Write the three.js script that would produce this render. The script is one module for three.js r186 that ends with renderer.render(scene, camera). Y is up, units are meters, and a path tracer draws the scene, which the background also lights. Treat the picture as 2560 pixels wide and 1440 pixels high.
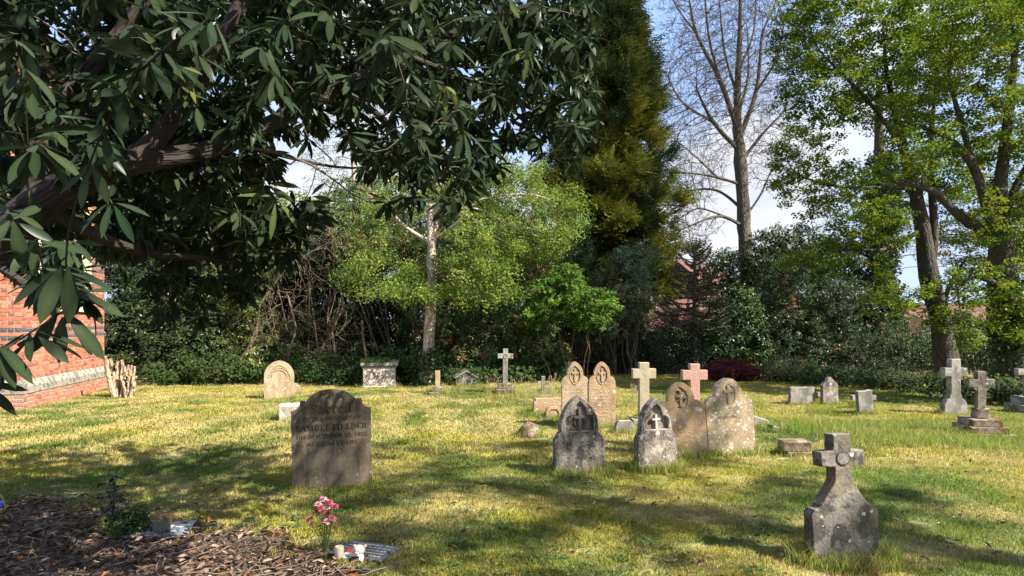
import * as THREE from 'three';
import { mergeGeometries } from 'three/addons/utils/BufferGeometryUtils.js';
import { FontLoader } from 'three/addons/loaders/FontLoader.js';

// ---------- camera, sky, sun, exposure ----------
const scene = new THREE.Scene();
const EYE = 1.65, FOC = 1696, HOR = 797, CX = 1280;
const camera = new THREE.PerspectiveCamera(2 * Math.atan(720 / FOC) * 180 / Math.PI, 16 / 9, 0.1, 900);
camera.position.set(0, EYE, 0);
camera.lookAt(0, EYE, -10);
camera.setViewOffset(2560, 1440, 0, -(HOR - 720), 2560, 1440);
const renderer = new THREE.WebGLRenderer({ antialias: true });
renderer.toneMapping = THREE.LinearToneMapping;
renderer.toneMappingExposure = 3.1;
renderer.shadowMap.enabled = true;

const SUN = new THREE.Vector3(0.66, 0.735, 0.155).normalize();
const sun = new THREE.DirectionalLight(new THREE.Color(1.0, 0.945, 0.84), 4.5);
sun.name = 'sun';
sun.position.copy(SUN).multiplyScalar(60); sun.target.position.set(0, 0, -12);
sun.castShadow = true; sun.shadow.mapSize.set(4096, 4096);
Object.assign(sun.shadow.camera, { left: -30, right: 30, top: 30, bottom: -30, near: 1, far: 140 });
scene.add(sun, sun.target);

// ---------- small tools ----------
function rng(seed) { let a = seed >>> 0; return () => { a = (a + 0x6D2B79F5) | 0; let t = Math.imul(a ^ (a >>> 15), 1 | a); t = (t + Math.imul(t ^ (t >>> 7), 61 | t)) ^ t; return ((t ^ (t >>> 14)) >>> 0) / 4294967296; }; }
const hash = (x, y, s) => { let h = Math.imul(x | 0, 374761393) + Math.imul(y | 0, 668265263) + Math.imul(s | 0, 1442695041); h = Math.imul(h ^ (h >>> 13), 1274126177); return ((h ^ (h >>> 16)) >>> 0) / 4294967296; };
function vn(x, y, s = 0) { const i = Math.floor(x), j = Math.floor(y); let u = x - i, v = y - j; u = u * u * (3 - 2 * u); v = v * v * (3 - 2 * v); const a = hash(i, j, s), b = hash(i + 1, j, s), c = hash(i, j + 1, s), d = hash(i + 1, j + 1, s); return a + (b - a) * u + (c - a) * v + (a - b - c + d) * u * v; }
function fbm(x, y, o = 4, s = 0) { let a = 0.5, r = 0, n = 0; for (let k = 0; k < o; k++) { r += a * vn(x, y, s + k * 17); n += a; a *= 0.5; x = x * 2.03 + 3.1; y = y * 2.03 + 1.7; } return r / n; }
const clamp = (x, a = 0, b = 1) => x < a ? a : x > b ? b : x, lerp = (a, b, t) => a + (b - a) * t, sst = (a, b, x) => { const t = clamp((x - a) / (b - a)); return t * t * (3 - 2 * t); };
const mix3 = (a, b, t) => [lerp(a[0], b[0], t), lerp(a[1], b[1], t), lerp(a[2], b[2], t)];
const V = (x, y, z) => new THREE.Vector3(x, y, z);
const at = (px, py, d) => V((px - CX) / FOC * d, EYE + (HOR - py) / FOC * d, -d);      // a point seen at (px, py), d metres away
const far = (by) => EYE * FOC / (by - HOR);                                            // how far off the lawn is that shows at by
const hgt = (x, z) => (fbm(x * 0.35 + 40, z * 0.35 + 40, 2, 5) - 0.5) * 0.07;          // swells of the lawn

// sky: pale spring blue with loose white cloud
{
  const W = 1024, H = 512, data = new Float32Array(W * H * 4);
  for (let j = 0; j < H; j++) for (let i = 0; i < W; i++) {
    const el = ((j + 0.5) / H - 0.5) * Math.PI, az = ((i + 0.5) / W) * Math.PI * 2;
    const up = Math.max(0, Math.sin(el)), cy = Math.cos(el);
    const dx = cy * Math.cos(az), dz = cy * Math.sin(az);
    const g = Math.pow(1 - up, 2.2);
    let c = mix3([0.115, 0.215, 0.43], [0.265, 0.315, 0.41], g);
    const k = 1.9 / (up + 0.32), n = fbm(dx * k + 7.3, dz * k + 2.9, 5, 11);
    const cl = sst(0.46, 0.72, n + 0.10 * g) * sst(-0.02, 0.1, Math.sin(el));
    const br = 0.29 + 0.09 * fbm(dx * k * 2.3 + 3, dz * k * 2.3 + 9, 3, 23);
    c = mix3(c, [br, br * 1.01, br * 1.05], cl * 0.9);
    if (el < 0) c = mix3(c, [0.06, 0.07, 0.04], sst(0, -0.08, el));
    const o = (j * W + i) * 4; data[o] = c[0]; data[o + 1] = c[1]; data[o + 2] = c[2]; data[o + 3] = 1;
  }
  const t = new THREE.DataTexture(data, W, H, THREE.RGBAFormat, THREE.FloatType);
  t.mapping = THREE.EquirectangularReflectionMapping; t.magFilter = THREE.LinearFilter; t.needsUpdate = true;
  scene.background = t; scene.environment = t;
}

// ---------- meshes ----------
class Buf {
  constructor() { this.p = []; this.n = []; this.u = []; this.c = []; this.i = []; }
  get count() { return this.p.length / 3; }
  v(x, y, z, nx, ny, nz, u = 0, w = 0, c = [1, 1, 1]) { this.p.push(x, y, z); this.n.push(nx, ny, nz); this.u.push(u, w); this.c.push(c[0], c[1], c[2]); return this.p.length / 3 - 1; }
  geo(colors = false, origin) {
    const g = new THREE.BufferGeometry(), p = new Float32Array(this.p);
    if (origin) for (let k = 0; k < p.length; k += 3) { p[k] -= origin.x; p[k + 1] -= origin.y; p[k + 2] -= origin.z; }
    g.setAttribute('position', new THREE.BufferAttribute(p, 3));
    g.setAttribute('normal', new THREE.Float32BufferAttribute(this.n, 3));
    g.setAttribute('uv', new THREE.Float32BufferAttribute(this.u, 2));
    if (colors) g.setAttribute('color', new THREE.Float32BufferAttribute(this.c, 3));
    g.setIndex(this.i); return g;
  }
  tube(pts, rad, sides, cap = false, rough = 0) {                    // tapered limb along pts
    const T = new THREE.Vector3(), X = V(0.31, 0.2, 0.93).normalize(), A = new THREE.Vector3(), B = new THREE.Vector3(); let len = 0, first = this.count;
    for (let k = 0; k < pts.length; k++) {
      T.subVectors(pts[Math.min(k + 1, pts.length - 1)], pts[Math.max(k - 1, 0)]).normalize();
      A.crossVectors(T, X); if (A.lengthSq() < 1e-4) A.crossVectors(T, V(1, 0, 0)); A.normalize(); B.crossVectors(T, A); X.crossVectors(A, T).normalize();
      if (k) len += pts[k].distanceTo(pts[k - 1]);
      for (let s = 0; s <= sides; s++) {
        const a = s / sides * Math.PI * 2, ca = Math.cos(a), sa = Math.sin(a), nx = A.x * ca + B.x * sa, ny = A.y * ca + B.y * sa, nz = A.z * ca + B.z * sa;
        const r = rad[k] * (rough ? 1 + rough * (vn(Math.cos(a) * 1.7 + 9, len * 2.2 + Math.sin(a) * 1.7 + 5, 3) - 0.5) : 1);
        this.v(pts[k].x + nx * r, pts[k].y + ny * r, pts[k].z + nz * r, nx, ny, nz, s / sides * Math.max(0.06, rad[0] * 6.28), len);
      }
    }
    const w = sides + 1;
    for (let k = 0; k < pts.length - 1; k++) for (let s = 0; s < sides; s++) { const a = first + k * w + s; this.i.push(a, a + 1, a + w, a + 1, a + w + 1, a + w); }
    if (cap) { const k = pts.length - 1, e = first + k * w, c = this.v(pts[k].x, pts[k].y, pts[k].z, T.x, T.y, T.z); const ring = []; for (let s = 0; s <= sides; s++) { const q = (e + s) * 3; ring.push(this.v(this.p[q], this.p[q + 1], this.p[q + 2], T.x, T.y, T.z)); } for (let s = 0; s < sides; s++) this.i.push(c, ring[s], ring[s + 1]); }
  }
  leaf(m, L, W, o = {}) {                                            // leaf along local +z, its upper face +y
    const seg = o.seg || 2, fold = o.fold ?? 0.25, curl = o.curl ?? 0.2, c = o.c || [1, 1, 1], rib = o.rib || c, q = new THREE.Vector3(), nn = new THREE.Vector3(), N3 = new THREE.Matrix3().getNormalMatrix(m), peak = o.peak ?? 0.5, rows = [];
    const put = (x, y, z, nx, ny, nz, col) => { q.set(x, y, z).applyMatrix4(m); nn.set(nx, ny, nz).applyMatrix3(N3).normalize(); return this.v(q.x, q.y, q.z, nn.x, nn.y, nn.z, x, z, col); };
    for (let k = 0; k <= seg; k++) {
      const t = k / seg, tt = Math.pow(t, Math.log(0.5) / Math.log(peak)), w = (k === 0 || k === seg) ? 0 : W / 2 * Math.pow(Math.sin(Math.PI * tt), o.blunt ?? 0.8), z = L * t, y = -curl * L * t * t, sl = 2 * curl * t;
      if (w === 0) rows.push([put(0, y, z, 0, 1, sl, rib)]);
      else rows.push([put(-w, y + fold * w, z, fold, 1, sl, c), put(0, y, z, 0, 1, sl, rib), put(w, y + fold * w, z, -fold, 1, sl, c)]);
    }
    for (let k = 0; k < seg; k++) { const a = rows[k], b = rows[k + 1];
      if (a.length === 1 && b.length === 3) this.i.push(a[0], b[0], b[1], a[0], b[1], b[2]);
      else if (a.length === 3 && b.length === 1) this.i.push(a[0], b[0], a[1], a[1], b[0], a[2]);
      else this.i.push(a[0], b[0], a[1], a[1], b[0], b[1], a[1], b[1], a[2], a[2], b[1], b[2]); }
  }
  box(m, sx, sy, sz, skip = '') {                                    // bottom at y = 0, centred in x and z
    const N3 = new THREE.Matrix3().getNormalMatrix(m), q = new THREE.Vector3(), nn = new THREE.Vector3(), x = sx / 2, z = sz / 2;
    const f = (key, pts, n, uv) => { if (skip.includes(key)) return; const s = this.count; nn.set(...n).applyMatrix3(N3).normalize(); pts.forEach((p, k) => { q.set(...p).applyMatrix4(m); this.v(q.x, q.y, q.z, nn.x, nn.y, nn.z, uv[k][0], uv[k][1]); }); this.i.push(s, s + 1, s + 2, s, s + 2, s + 3); };
    f('f', [[-x, 0, z], [x, 0, z], [x, sy, z], [-x, sy, z]], [0, 0, 1], [[-x, 0], [x, 0], [x, sy], [-x, sy]]);
    f('b', [[x, 0, -z], [-x, 0, -z], [-x, sy, -z], [x, sy, -z]], [0, 0, -1], [[x, 0], [-x, 0], [-x, sy], [x, sy]]);
    f('r', [[x, 0, z], [x, 0, -z], [x, sy, -z], [x, sy, z]], [1, 0, 0], [[z, 0], [-z, 0], [-z, sy], [z, sy]]);
    f('l', [[-x, 0, -z], [-x, 0, z], [-x, sy, z], [-x, sy, -z]], [-1, 0, 0], [[-z, 0], [z, 0], [z, sy], [-z, sy]]);
    f('t', [[-x, sy, z], [x, sy, z], [x, sy, -z], [-x, sy, -z]], [0, 1, 0], [[-x, z], [x, z], [x, -z], [-x, -z]]);
    f('d', [[-x, 0, -z], [x, 0, -z], [x, 0, z], [-x, 0, z]], [0, -1, 0], [[-x, -z], [x, -z], [x, z], [-x, z]]);
  }
}
const M4 = (x = 0, y = 0, z = 0, rx = 0, ry = 0, rz = 0, s = 1, order = 'YXZ') => new THREE.Matrix4().compose(V(x, y, z), new THREE.Quaternion().setFromEuler(new THREE.Euler(rx, ry, rz, order)), typeof s === 'number' ? V(s, s, s) : s);

// ---------- things and parts ----------
const taken = {};
function numbered(name) { const n = taken[name] = (taken[name] ?? -1) + 1; return n ? name + '_' + String(n).padStart(3, '0') : name; }
function thing(name, label, category, base, group) { const o = new THREE.Group(); o.name = numbered(name); o.position.copy(base); o.userData = { label, category }; if (group) o.userData.group = group; scene.add(o); return o; }
function part(parent, name, geometry, material, label) { const m = new THREE.Mesh(geometry, material); m.name = name; m.castShadow = m.receiveShadow = true; if (label) m.userData.label = label; (parent || scene).add(m); return m; }
function structure(name, geometry, material, label) { const m = part(scene, numbered(name), geometry, material); m.userData = { kind: 'structure', label, category: name.replace(/_/g, ' ') }; return m; }
function copies(parent, name, geometry, material, list, colors, stuff = true) {      // list: matrices in the parent's axes
  const m = new THREE.InstancedMesh(geometry, material, list.length); m.name = name; m.castShadow = m.receiveShadow = true;
  const c = new THREE.Color();
  list.forEach((x, k) => { m.setMatrixAt(k, x); if (colors) m.setColorAt(k, c.setRGB(...colors[k])); });
  if (stuff) m.userData.kind = 'stuff';
  parent.add(m); return m;
}
function stuff(name, label, category, geometries, material, list, colors) {           // one uncountable mass: copies of a few patches
  const g = new THREE.Group(); g.name = numbered(name); g.userData = { kind: 'stuff', label, category }; scene.add(g);
  geometries.forEach((geo, v) => { const idx = list.map((_, k) => k).filter((k) => k % geometries.length === v); if (idx.length) copies(g, 'patch', geo, material, idx.map((k) => list[k]), colors && idx.map((k) => colors[k])); });
  return g;
}

// ---------- procedural textures ----------
function tex(W, H, fn, srgb = true, repeat) {
  const d = new Uint8Array(W * H * 4);
  const enc = (x) => Math.round(255 * clamp(srgb ? (x <= 0.0031308 ? 12.92 * x : 1.055 * Math.pow(x, 1 / 2.4) - 0.055) : x));
  for (let j = 0; j < H; j++) for (let i = 0; i < W; i++) { const c = fn(i / W, j / H), o = (j * W + i) * 4; d[o] = enc(c[0]); d[o + 1] = enc(c[1]); d[o + 2] = enc(c[2]); d[o + 3] = 255; }
  const t = new THREE.DataTexture(d, W, H, THREE.RGBAFormat); t.wrapS = t.wrapT = THREE.RepeatWrapping; t.magFilter = THREE.LinearFilter; t.minFilter = THREE.LinearMipmapLinearFilter; t.generateMipmaps = true;
  if (srgb) t.colorSpace = THREE.SRGBColorSpace; if (repeat) t.repeat.set(...repeat); t.needsUpdate = true; return t;
}
const tfbm = (u, v, f, o, s) => { // tileable noise
  const w = (a) => fbm(a[0], a[1], o, s), x = u * f, y = v * f;
  const a = w([x, y]), b = w([x - f, y]), c = w([x, y - f]), d = w([x - f, y - f]); const q = lerp(lerp(a, b, u), lerp(c, d, u), v), k = Math.hypot((1 - u) * (1 - v), u * (1 - v), (1 - u) * v, u * v); return clamp(0.5 + (q - 0.5) / k * 1.25); };
const barkBump = tex(128, 256, (u, v) => { const n = clamp(0.5 + 1.6 * (tfbm(u, v, 9, 3, 61) - 0.5) + 0.8 * (tfbm(u, v * 0.3, 26, 2, 62) - 0.5)); return [n, n, n]; }, false, [2, 1.2]);
function barkMat(a, b, c, seed, bump = 0.02) {
  const t = tex(128, 256, (u, v) => { const n = tfbm(u, v, 6, 4, seed), m = tfbm(u, v * 0.4, 22, 2, seed + 5); return mix3(mix3(a, b, sst(0.3, 0.7, m)), c, sst(0.56, 0.72, n)); }, true, [2, 1]);
  return new THREE.MeshStandardMaterial({ map: t, bumpMap: barkBump, bumpScale: bump, roughness: 0.95 });
}
const leafMat = (o = {}) => new THREE.MeshPhysicalMaterial({ color: new THREE.Color().setRGB(...(o.c || [1, 1, 1])), vertexColors: true, roughness: 1, transmission: o.t ?? 0.35, thickness: 0, clearcoat: o.coat ?? 0.15, clearcoatRoughness: o.cr ?? 0.45, specularIntensity: o.spec ?? 0.15, side: THREE.DoubleSide });
const plain = (r, g, b, rough = 0.85, o = {}) => new THREE.MeshStandardMaterial({ color: new THREE.Color().setRGB(r, g, b), roughness: rough, ...o });
// ---------- the lawn ----------
const SOIL = (x, z) => {                                   // bare leaf mould under the rhododendron, 0..1
  const edge = x < -2.3 ? 5.35 - 0.32 * (x + 2.3) : 5.35 - 0.62 * (x + 2.3);
  return sst(0.45, -0.55, -z - edge + (fbm(x * 1.6 + 8, z * 1.6, 3, 71) - 0.5) * 1.5);
};
const LONG = (x, z) => {                                   // unmown grass, 0..1
  const n = fbm(x * 0.9 + 3, z * 0.9 + 5, 3, 33) - 0.5;
  const e = (cx, cz, rx, rz) => sst(1.15, 0.75, Math.hypot((x - cx) / rx, (z - cz) / rz) + n * 0.9);
  return Math.max(e(6.3, -9.4, 2.6, 1.35), e(4.4, -10.4, 0.9, 0.7), e(0.95, -11.6, 0.8, 1.0), e(9.2, -10.2, 1.6, 1.1), e(1.4, -10.6, 1.2, 0.6) * 0.7, e(3.4, -13, 1.6, 0.9) * 0.7, e(-0.1, -14.2, 0.9, 0.6) * 0.6);
};
function lawnColor(x, z) {
  const a = fbm(x * 0.55 + 11, z * 0.55 + 4, 4, 1), b = fbm(x * 1.9 + 5, z * 1.9 + 8, 3, 2), k = fbm(x * 5.5, z * 5.5, 2, 3);
  const green = [0.155, 0.215, 0.042], deep = [0.085, 0.15, 0.03], straw = [0.42, 0.37, 0.15], moss = [0.32, 0.31, 0.058];
  const th = Math.atan2(x + 2.8, -z - 17.5), stripe = Math.sin(th * 46 + 2.2 * fbm(x * 0.4, z * 0.4, 2, 9));
  const openMid = sst(6, 9.5, -z) * sst(5, 2, x) ;
  let c = mix3(green, moss, sst(0.40, 0.62, a + 0.1 * (k - 0.5)));
  c = mix3(c, straw, clamp(sst(0.42, 0.66, b * 0.6 + k * 0.4 + 0.10 * openMid + 0.09 * stripe * openMid)) * 0.85);
  c = mix3(c, deep, sst(0.56, 0.72, fbm(x * 1.2 + 30, z * 1.2 + 7, 3, 6)) * 0.7);
  c = mix3(c, deep, LONG(x, z) * 0.45);
  const s = 1.08 + 0.15 * stripe * openMid; return [c[0] * s, c[1] * s, c[2] * s];
}
const soilColor = (x, z) => mix3([0.055, 0.033, 0.022], [0.11, 0.073, 0.048], fbm(x * 3, z * 3, 4, 44));
{
  const S = 40, X0 = -20, Z0 = -34;
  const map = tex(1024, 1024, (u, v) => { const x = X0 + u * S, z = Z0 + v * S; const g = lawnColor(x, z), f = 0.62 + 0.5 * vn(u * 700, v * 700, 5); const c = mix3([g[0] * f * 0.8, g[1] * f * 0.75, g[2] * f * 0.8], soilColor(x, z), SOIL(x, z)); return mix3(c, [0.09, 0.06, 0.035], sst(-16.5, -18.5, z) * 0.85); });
  map.wrapS = map.wrapT = THREE.MirroredRepeatWrapping;
  const fine = tex(256, 256, (u, v) => { const n = tfbm(u, v, 40, 3, 91); return [n, n, n]; }, false);
  const N = 170, g = new THREE.BufferGeometry(), p = [], uv = [], idx = [];
  const ax = (k) => { const t = k / N * 2 - 1; return Math.sign(t) * (Math.abs(t) * 16 + Math.pow(Math.abs(t), 6) * 380); };
  for (let j = 0; j <= N; j++) for (let i = 0; i <= N; i++) { const x = ax(i), z = -9 + ax(j); p.push(x, Math.hypot(x, z + 9) < 40 ? hgt(x, z) : 0, z); uv.push((x - X0) / S, (z - Z0) / S); }
  for (let j = 0; j < N; j++) for (let i = 0; i < N; i++) { const a = j * (N + 1) + i; idx.push(a, a + N + 1, a + 1, a + 1, a + N + 1, a + N + 2); }
  g.setAttribute('position', new THREE.Float32BufferAttribute(p, 3)); g.setAttribute('uv', new THREE.Float32BufferAttribute(uv, 2)); g.setIndex(idx); g.computeVertexNormals();
  fine.repeat.set(90, 90);
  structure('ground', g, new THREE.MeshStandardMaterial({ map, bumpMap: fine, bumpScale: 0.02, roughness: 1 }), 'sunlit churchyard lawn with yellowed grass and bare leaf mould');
}
// blades: patches of short turf, and tufts of long grass
function turf(seed, n, size, h0, h1, w, bend) {
  const r = rng(seed), b = new Buf();
  for (let k = 0; k < n; k++) {
    const x = (r() - 0.5) * size, z = (r() - 0.5) * size, a = r() * 6.283, h = lerp(h0, h1, r() * r()), ln = (r() * 0.9 + 0.1) * h * bend, la = r() * 6.283, t = 0.75 + 0.5 * r(), y = 0.85 + r() * 0.35;
    const c = r() < 0.16 ? [1.5 * t, 1.15 * t, 1.35 * t] : [t * y, t, t * 0.9], dx = Math.cos(a) * w * (0.6 + 0.8 * r()), dz = Math.sin(a) * w * 0.8, lx = Math.cos(la) * ln, lz = Math.sin(la) * ln;
    const nx = -Math.sin(a) * 0.5, nz = Math.cos(a) * 0.5;
    const q = (px, py, pz) => b.v(px, py, pz, nx, 0.85, nz, 0, 0, c), mx = x + lx * 0.42, mz = z + lz * 0.42, my = h * 0.6;
    const A = q(x - dx, -0.01, z - dz), B = q(x + dx, -0.01, z + dz), C = q(mx - dx * 0.75, my, mz - dz * 0.75), D = q(mx + dx * 0.75, my, mz + dz * 0.75), T = q(x + lx, h, z + lz);
    b.i.push(A, B, D, A, D, C, C, D, T);
  }
  return b.geo(true);
}
const grassMat = leafMat({ t: 0.3, coat: 0.05, cr: 0.5 });
const blockers = [];                                       // footprints of stones: [x, z, r]
function sowLawn() {
  const r = rng(77), near = [], nc = [], mid = [], mc = [];
  const clear = (x, z) => blockers.every((q) => !q[3] || Math.hypot(x - q[0], z - q[1]) > q[2]);
  for (let d = 2.6; d < 19.5; d += d < 8 ? 0.2 : 0.3) {
    const half = 0.80 * d + 1.3, st = d < 8 ? 0.2 : 0.3;
    for (let x = -half; x < half; x += st) {
      const X = x + (r() - 0.5) * st, Z = -d + (r() - 0.5) * st, s = SOIL(X, Z); if (r() < s * 1.15 - 0.03 || !clear(X, Z)) { continue; }
      const ch = lawnColor(X, Z), sc = 0.85 + 0.4 * r() + 0.5 * LONG(X, Z);
      (d < 8 ? near : mid).push(M4(X, hgt(X, Z), Z, (r() - 0.5) * 0.1, r() * 6.28, (r() - 0.5) * 0.1, V(1, sc, 1)));
      (d < 8 ? nc : mc).push(ch);
    }
  }
  stuff('grass', 'short mown grass close to the viewer with yellow and straw patches', 'grass', [1, 2, 3, 4, 5].map((s) => turf(s, 620, 0.3, 0.012, 0.038, 0.0021, 1.2)), grassMat, near, nc);
  stuff('grass', 'mown grass across the middle and far lawn', 'grass', [6, 7, 8, 9].map((s) => turf(s, 800, 0.42, 0.018, 0.052, 0.0034, 1.1)), grassMat, mid, mc);
  // long grass
  const tall = [], tc = [];
  const tuft = (X, Z, s) => { const c = mix3(mix3([0.11, 0.20, 0.03], [0.22, 0.28, 0.05], r()), lawnColor(X, Z), 0.3); tall.push(M4(X, hgt(X, Z) - 0.01, Z, (r() - 0.5) * 0.2, r() * 6.28, (r() - 0.5) * 0.2, s)); tc.push(r() < 0.1 ? [0.36, 0.30, 0.14] : c); };
  for (let k = 0; k < 42000; k++) { const d = 6.5 + r() * 10, x = (r() * 2 - 1) * (0.8 * d), l = LONG(x, -d); if (r() < l * l) tuft(x, -d, 0.55 + 0.6 * r()); }
  for (const [bx, bz, br, hole, gl] of blockers) if (gl) for (let k = 0; k < gl * 2; k++) { const a = r() * 6.283, q = br * (1 + 0.35 * r() * r()); tuft(bx + Math.cos(a) * q, bz + Math.sin(a) * q * (Math.sin(a) > 0 ? 0.6 : 0.5), 0.5 + 0.75 * r()); }
  for (let k = 0; k < 260; k++) { const d = 4 + r() * 9; const x = (r() * 2 - 1) * 0.75 * d; if (SOIL(x, -d) < 0.3) tuft(x, -d, 0.25 + 0.2 * r()); }
  stuff('long_grass', 'long uncut grass around the stones and in the rough patch by the stepped cross', 'grass', [21, 22, 23, 24].map((s) => turf(s, 34, 0.13, 0.06, 0.21, 0.0021, 0.85)), grassMat, tall, tc);
}
// ---------- the brick church at the left ----------
{
  const C = V(-8.76, 0, -12.17), ang = Math.atan2(0.2018, 0.979);
  const ch = thing('church', 'red brick church corner with black brick bands, stone plinth and lancet windows', 'church', C);
  ch.rotation.y = ang;                                     // local +x: face turned to the lawn is x = 0, running along -z
  const r = rng(5);
  const brickTex = (a, b, c, s) => { const t = tex(128, 128, (u, v) => { const n = tfbm(u, v, 8, 4, s), m = tfbm(u, v, 40, 2, s + 3); return mix3(mix3(a, b, sst(0.3, 0.7, n)), c, sst(0.62, 0.75, m) * 0.6); }); t.repeat.set(2.3, 2.3); return t; };
  const bump = tex(128, 128, (u, v) => { const n = tfbm(u, v, 30, 3, 99); return [n, n, n]; }, false);
  const bm = (a, b, c, s) => new THREE.MeshStandardMaterial({ map: brickTex(a, b, c, s), bumpMap: bump, bumpScale: 0.004, roughness: 0.92 });
  const reds = [bm([0.40, 0.135, 0.070], [0.33, 0.10, 0.055], [0.45, 0.2, 0.12], 1), bm([0.46, 0.17, 0.09], [0.37, 0.12, 0.06], [0.5, 0.25, 0.16], 2), bm([0.35, 0.11, 0.065], [0.28, 0.085, 0.05], [0.42, 0.2, 0.14], 3), bm([0.27, 0.085, 0.055], [0.20, 0.07, 0.05], [0.33, 0.17, 0.12], 8), bm([0.50, 0.22, 0.12], [0.42, 0.17, 0.09], [0.52, 0.3, 0.2], 9)];
  const dark = bm([0.055, 0.056, 0.07], [0.085, 0.085, 0.10], [0.14, 0.13, 0.13], 4);
  const stained = bm([0.36, 0.15, 0.09], [0.22, 0.12, 0.085], [0.52, 0.42, 0.34], 6);
  const mortar = plain(0.50, 0.42, 0.32, 0.95, { bumpMap: bump, bumpScale: 0.004 });
  const stone = new THREE.MeshStandardMaterial({ map: tex(256, 256, (u, v) => mix3(mix3([0.36, 0.32, 0.25], [0.24, 0.215, 0.175], tfbm(u, v, 6, 4, 12)), [0.13, 0.125, 0.11], sst(0.52, 0.68, tfbm(u, v, 14, 4, 13)))), bumpMap: bump, bumpScale: 0.006, roughness: 0.95 });
  const cream = new THREE.MeshStandardMaterial({ map: tex(128, 128, (u, v) => mix3([0.62, 0.53, 0.38], [0.52, 0.43, 0.30], tfbm(u, v, 7, 4, 17))), roughness: 0.9 });
  const LEN = 3.92, FR = 2.6, H = 6.6, CO = 0.072, SB = 0.06; // length of the lit wall, of the front, height, course, set-back above the plinth
  // solid body behind the bricks (mortar), set back 8 mm; windows are real recesses
  const wins = [[0.80, 1.72], [2.37, 3.05]].map(([a, b]) => ({ a, b, sill: 1.93, spring: 3.55, top: 3.55 + (b - a) * 0.95 }));
  const body = new THREE.Shape([[SB + 0.008, 0.5], [LEN, 0.5], [LEN, H], [SB + 0.008, H]].map((q) => new THREE.Vector2(...q)));
  for (const w of wins) { const h = new THREE.Path(), R = (w.b - w.a), m = (w.a + w.b) / 2; h.moveTo(w.a, w.sill); h.lineTo(w.a, w.spring); for (let k = 1; k <= 8; k++) { const t = k / 8; h.lineTo(lerp(w.a, m, t), w.spring + (w.top - w.spring) * Math.sin(t * Math.PI / 2)); } for (let k = 1; k <= 8; k++) { const t = k / 8; h.lineTo(lerp(m, w.b, t), w.spring + (w.top - w.spring) * Math.cos(t * Math.PI / 2)); } h.lineTo(w.b, w.sill); body.holes.push(h); w.hole = h; }
  const bodyG = new THREE.ExtrudeGeometry(body, { depth: 0.3, bevelEnabled: false });   // shape x -> along the wall, extrude -> inwards
  bodyG.rotateY(Math.PI / 2); bodyG.translate(-SB - 0.308, 0, 0);
  const mb = new Buf();
  mb.box(M4(-FR / 2 - SB - 0.05, 0.5, -0.16 - SB, 0, 0, 0), FR - 0.1, H - 0.5, 0.3);   // front wall
  mb.box(M4(-FR / 2, 0.0, -LEN / 2), FR - 0.016, 0.3, LEN - 0.016);   // plinth core
  mb.box(M4(-FR / 2 - 0.2, 0.55, -LEN / 2 - 0.1), FR - 0.7, H - 0.6, LEN - 0.6);         // dark core so that nothing shows through
  const pieces = mb.geo(); pieces.deleteAttribute('uv'); const bg = bodyG.toNonIndexed(); bg.deleteAttribute('uv');
  const wall = part(ch, 'wall', mergeGeometries([bg, pieces.toNonIndexed()]), mortar, 'pale mortar body of the brick wall');
  // bricks in English bond; those that show largest are meshes, the rest one mass
  const all = [];
  const inWin = (t, y) => wins.some((w) => t > w.a - 0.13 && t < w.b + 0.13 && y > w.sill - 0.13 && y < w.top + 0.1 - Math.abs(t - (w.a + w.b) / 2) * 0.9);
  const lay = (len, y0, y1, face, off) => { let row = 0; for (let y = y0; y + CO < y1 + 0.02; y += CO, row++) { let t = 0, first = true; while (t < len - 0.02) { let L = row % 2 ? 0.2255 : 0.1125; if (first && row % 2 === 0) L = 0.1125; if (first && row % 2) L = 0.169; first = false; const l = Math.min(L, len - t); const bandRow = Math.abs(y - 1.40) < CO * 0.6 || Math.abs(y - 1.40 + 2 * CO) < CO * 0.6 || Math.abs(y - 2.72) < CO * 0.6 || Math.abs(y - 2.72 - 2 * CO) < CO * 0.6;
        if (!(face === 'side' && inWin(t + l / 2, y + CO / 2))) all.push({ t: t + l / 2, y, l: l - 0.011, face, off, mat: bandRow ? dark : y < 0.3 ? (r() < 0.55 ? stained : reds[Math.floor(Math.pow(r(), 1.3) * 5)]) : reds[Math.floor(Math.pow(r(), 1.3) * 5)], key: Math.floor(l * 1000), j: (r() - 0.5) * 0.005 }); t += L; } } };
  lay(LEN, 0.005, 0.29, 'side', 0); lay(FR, 0.005, 0.29, 'front', 0);
  lay(LEN - SB, 0.545, H, 'side', SB); lay(FR - SB, 0.545, H, 'front', SB);
  const geos = {}, brickGeo = (l) => geos[Math.round(l * 500)] ||= (() => { const b = new Buf(), e = 0.003, w = l / 2, h = CO - 0.010, D = 0.05; // chamfered face towards +z
    const f = [[-w + e, e, 0], [w - e, e, 0], [w - e, h - e, 0], [-w + e, h - e, 0]], o = [[-w, 0, -e], [w, 0, -e], [w, h, -e], [-w, h, -e]], k = [[-w, 0, -D], [w, 0, -D], [w, h, -D], [-w, h, -D]];
    const quad = (A, B, Cc, Dd) => { const a = V(...A), n = V(...B).sub(a).cross(V(...Dd).sub(a)).normalize(), s = b.count; for (const q of [A, B, Cc, Dd]) b.v(q[0], q[1], q[2], n.x, n.y, n.z, q[0] + q[2], q[1] + q[2]); b.i.push(s, s + 1, s + 2, s, s + 2, s + 3); };
    quad(...f); for (let q = 0; q < 4; q++) { const n = (q + 1) % 4; quad(o[q], o[n], f[n], f[q]); quad(k[q], k[n], o[n], o[q]); } return b.geo(); })();
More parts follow.
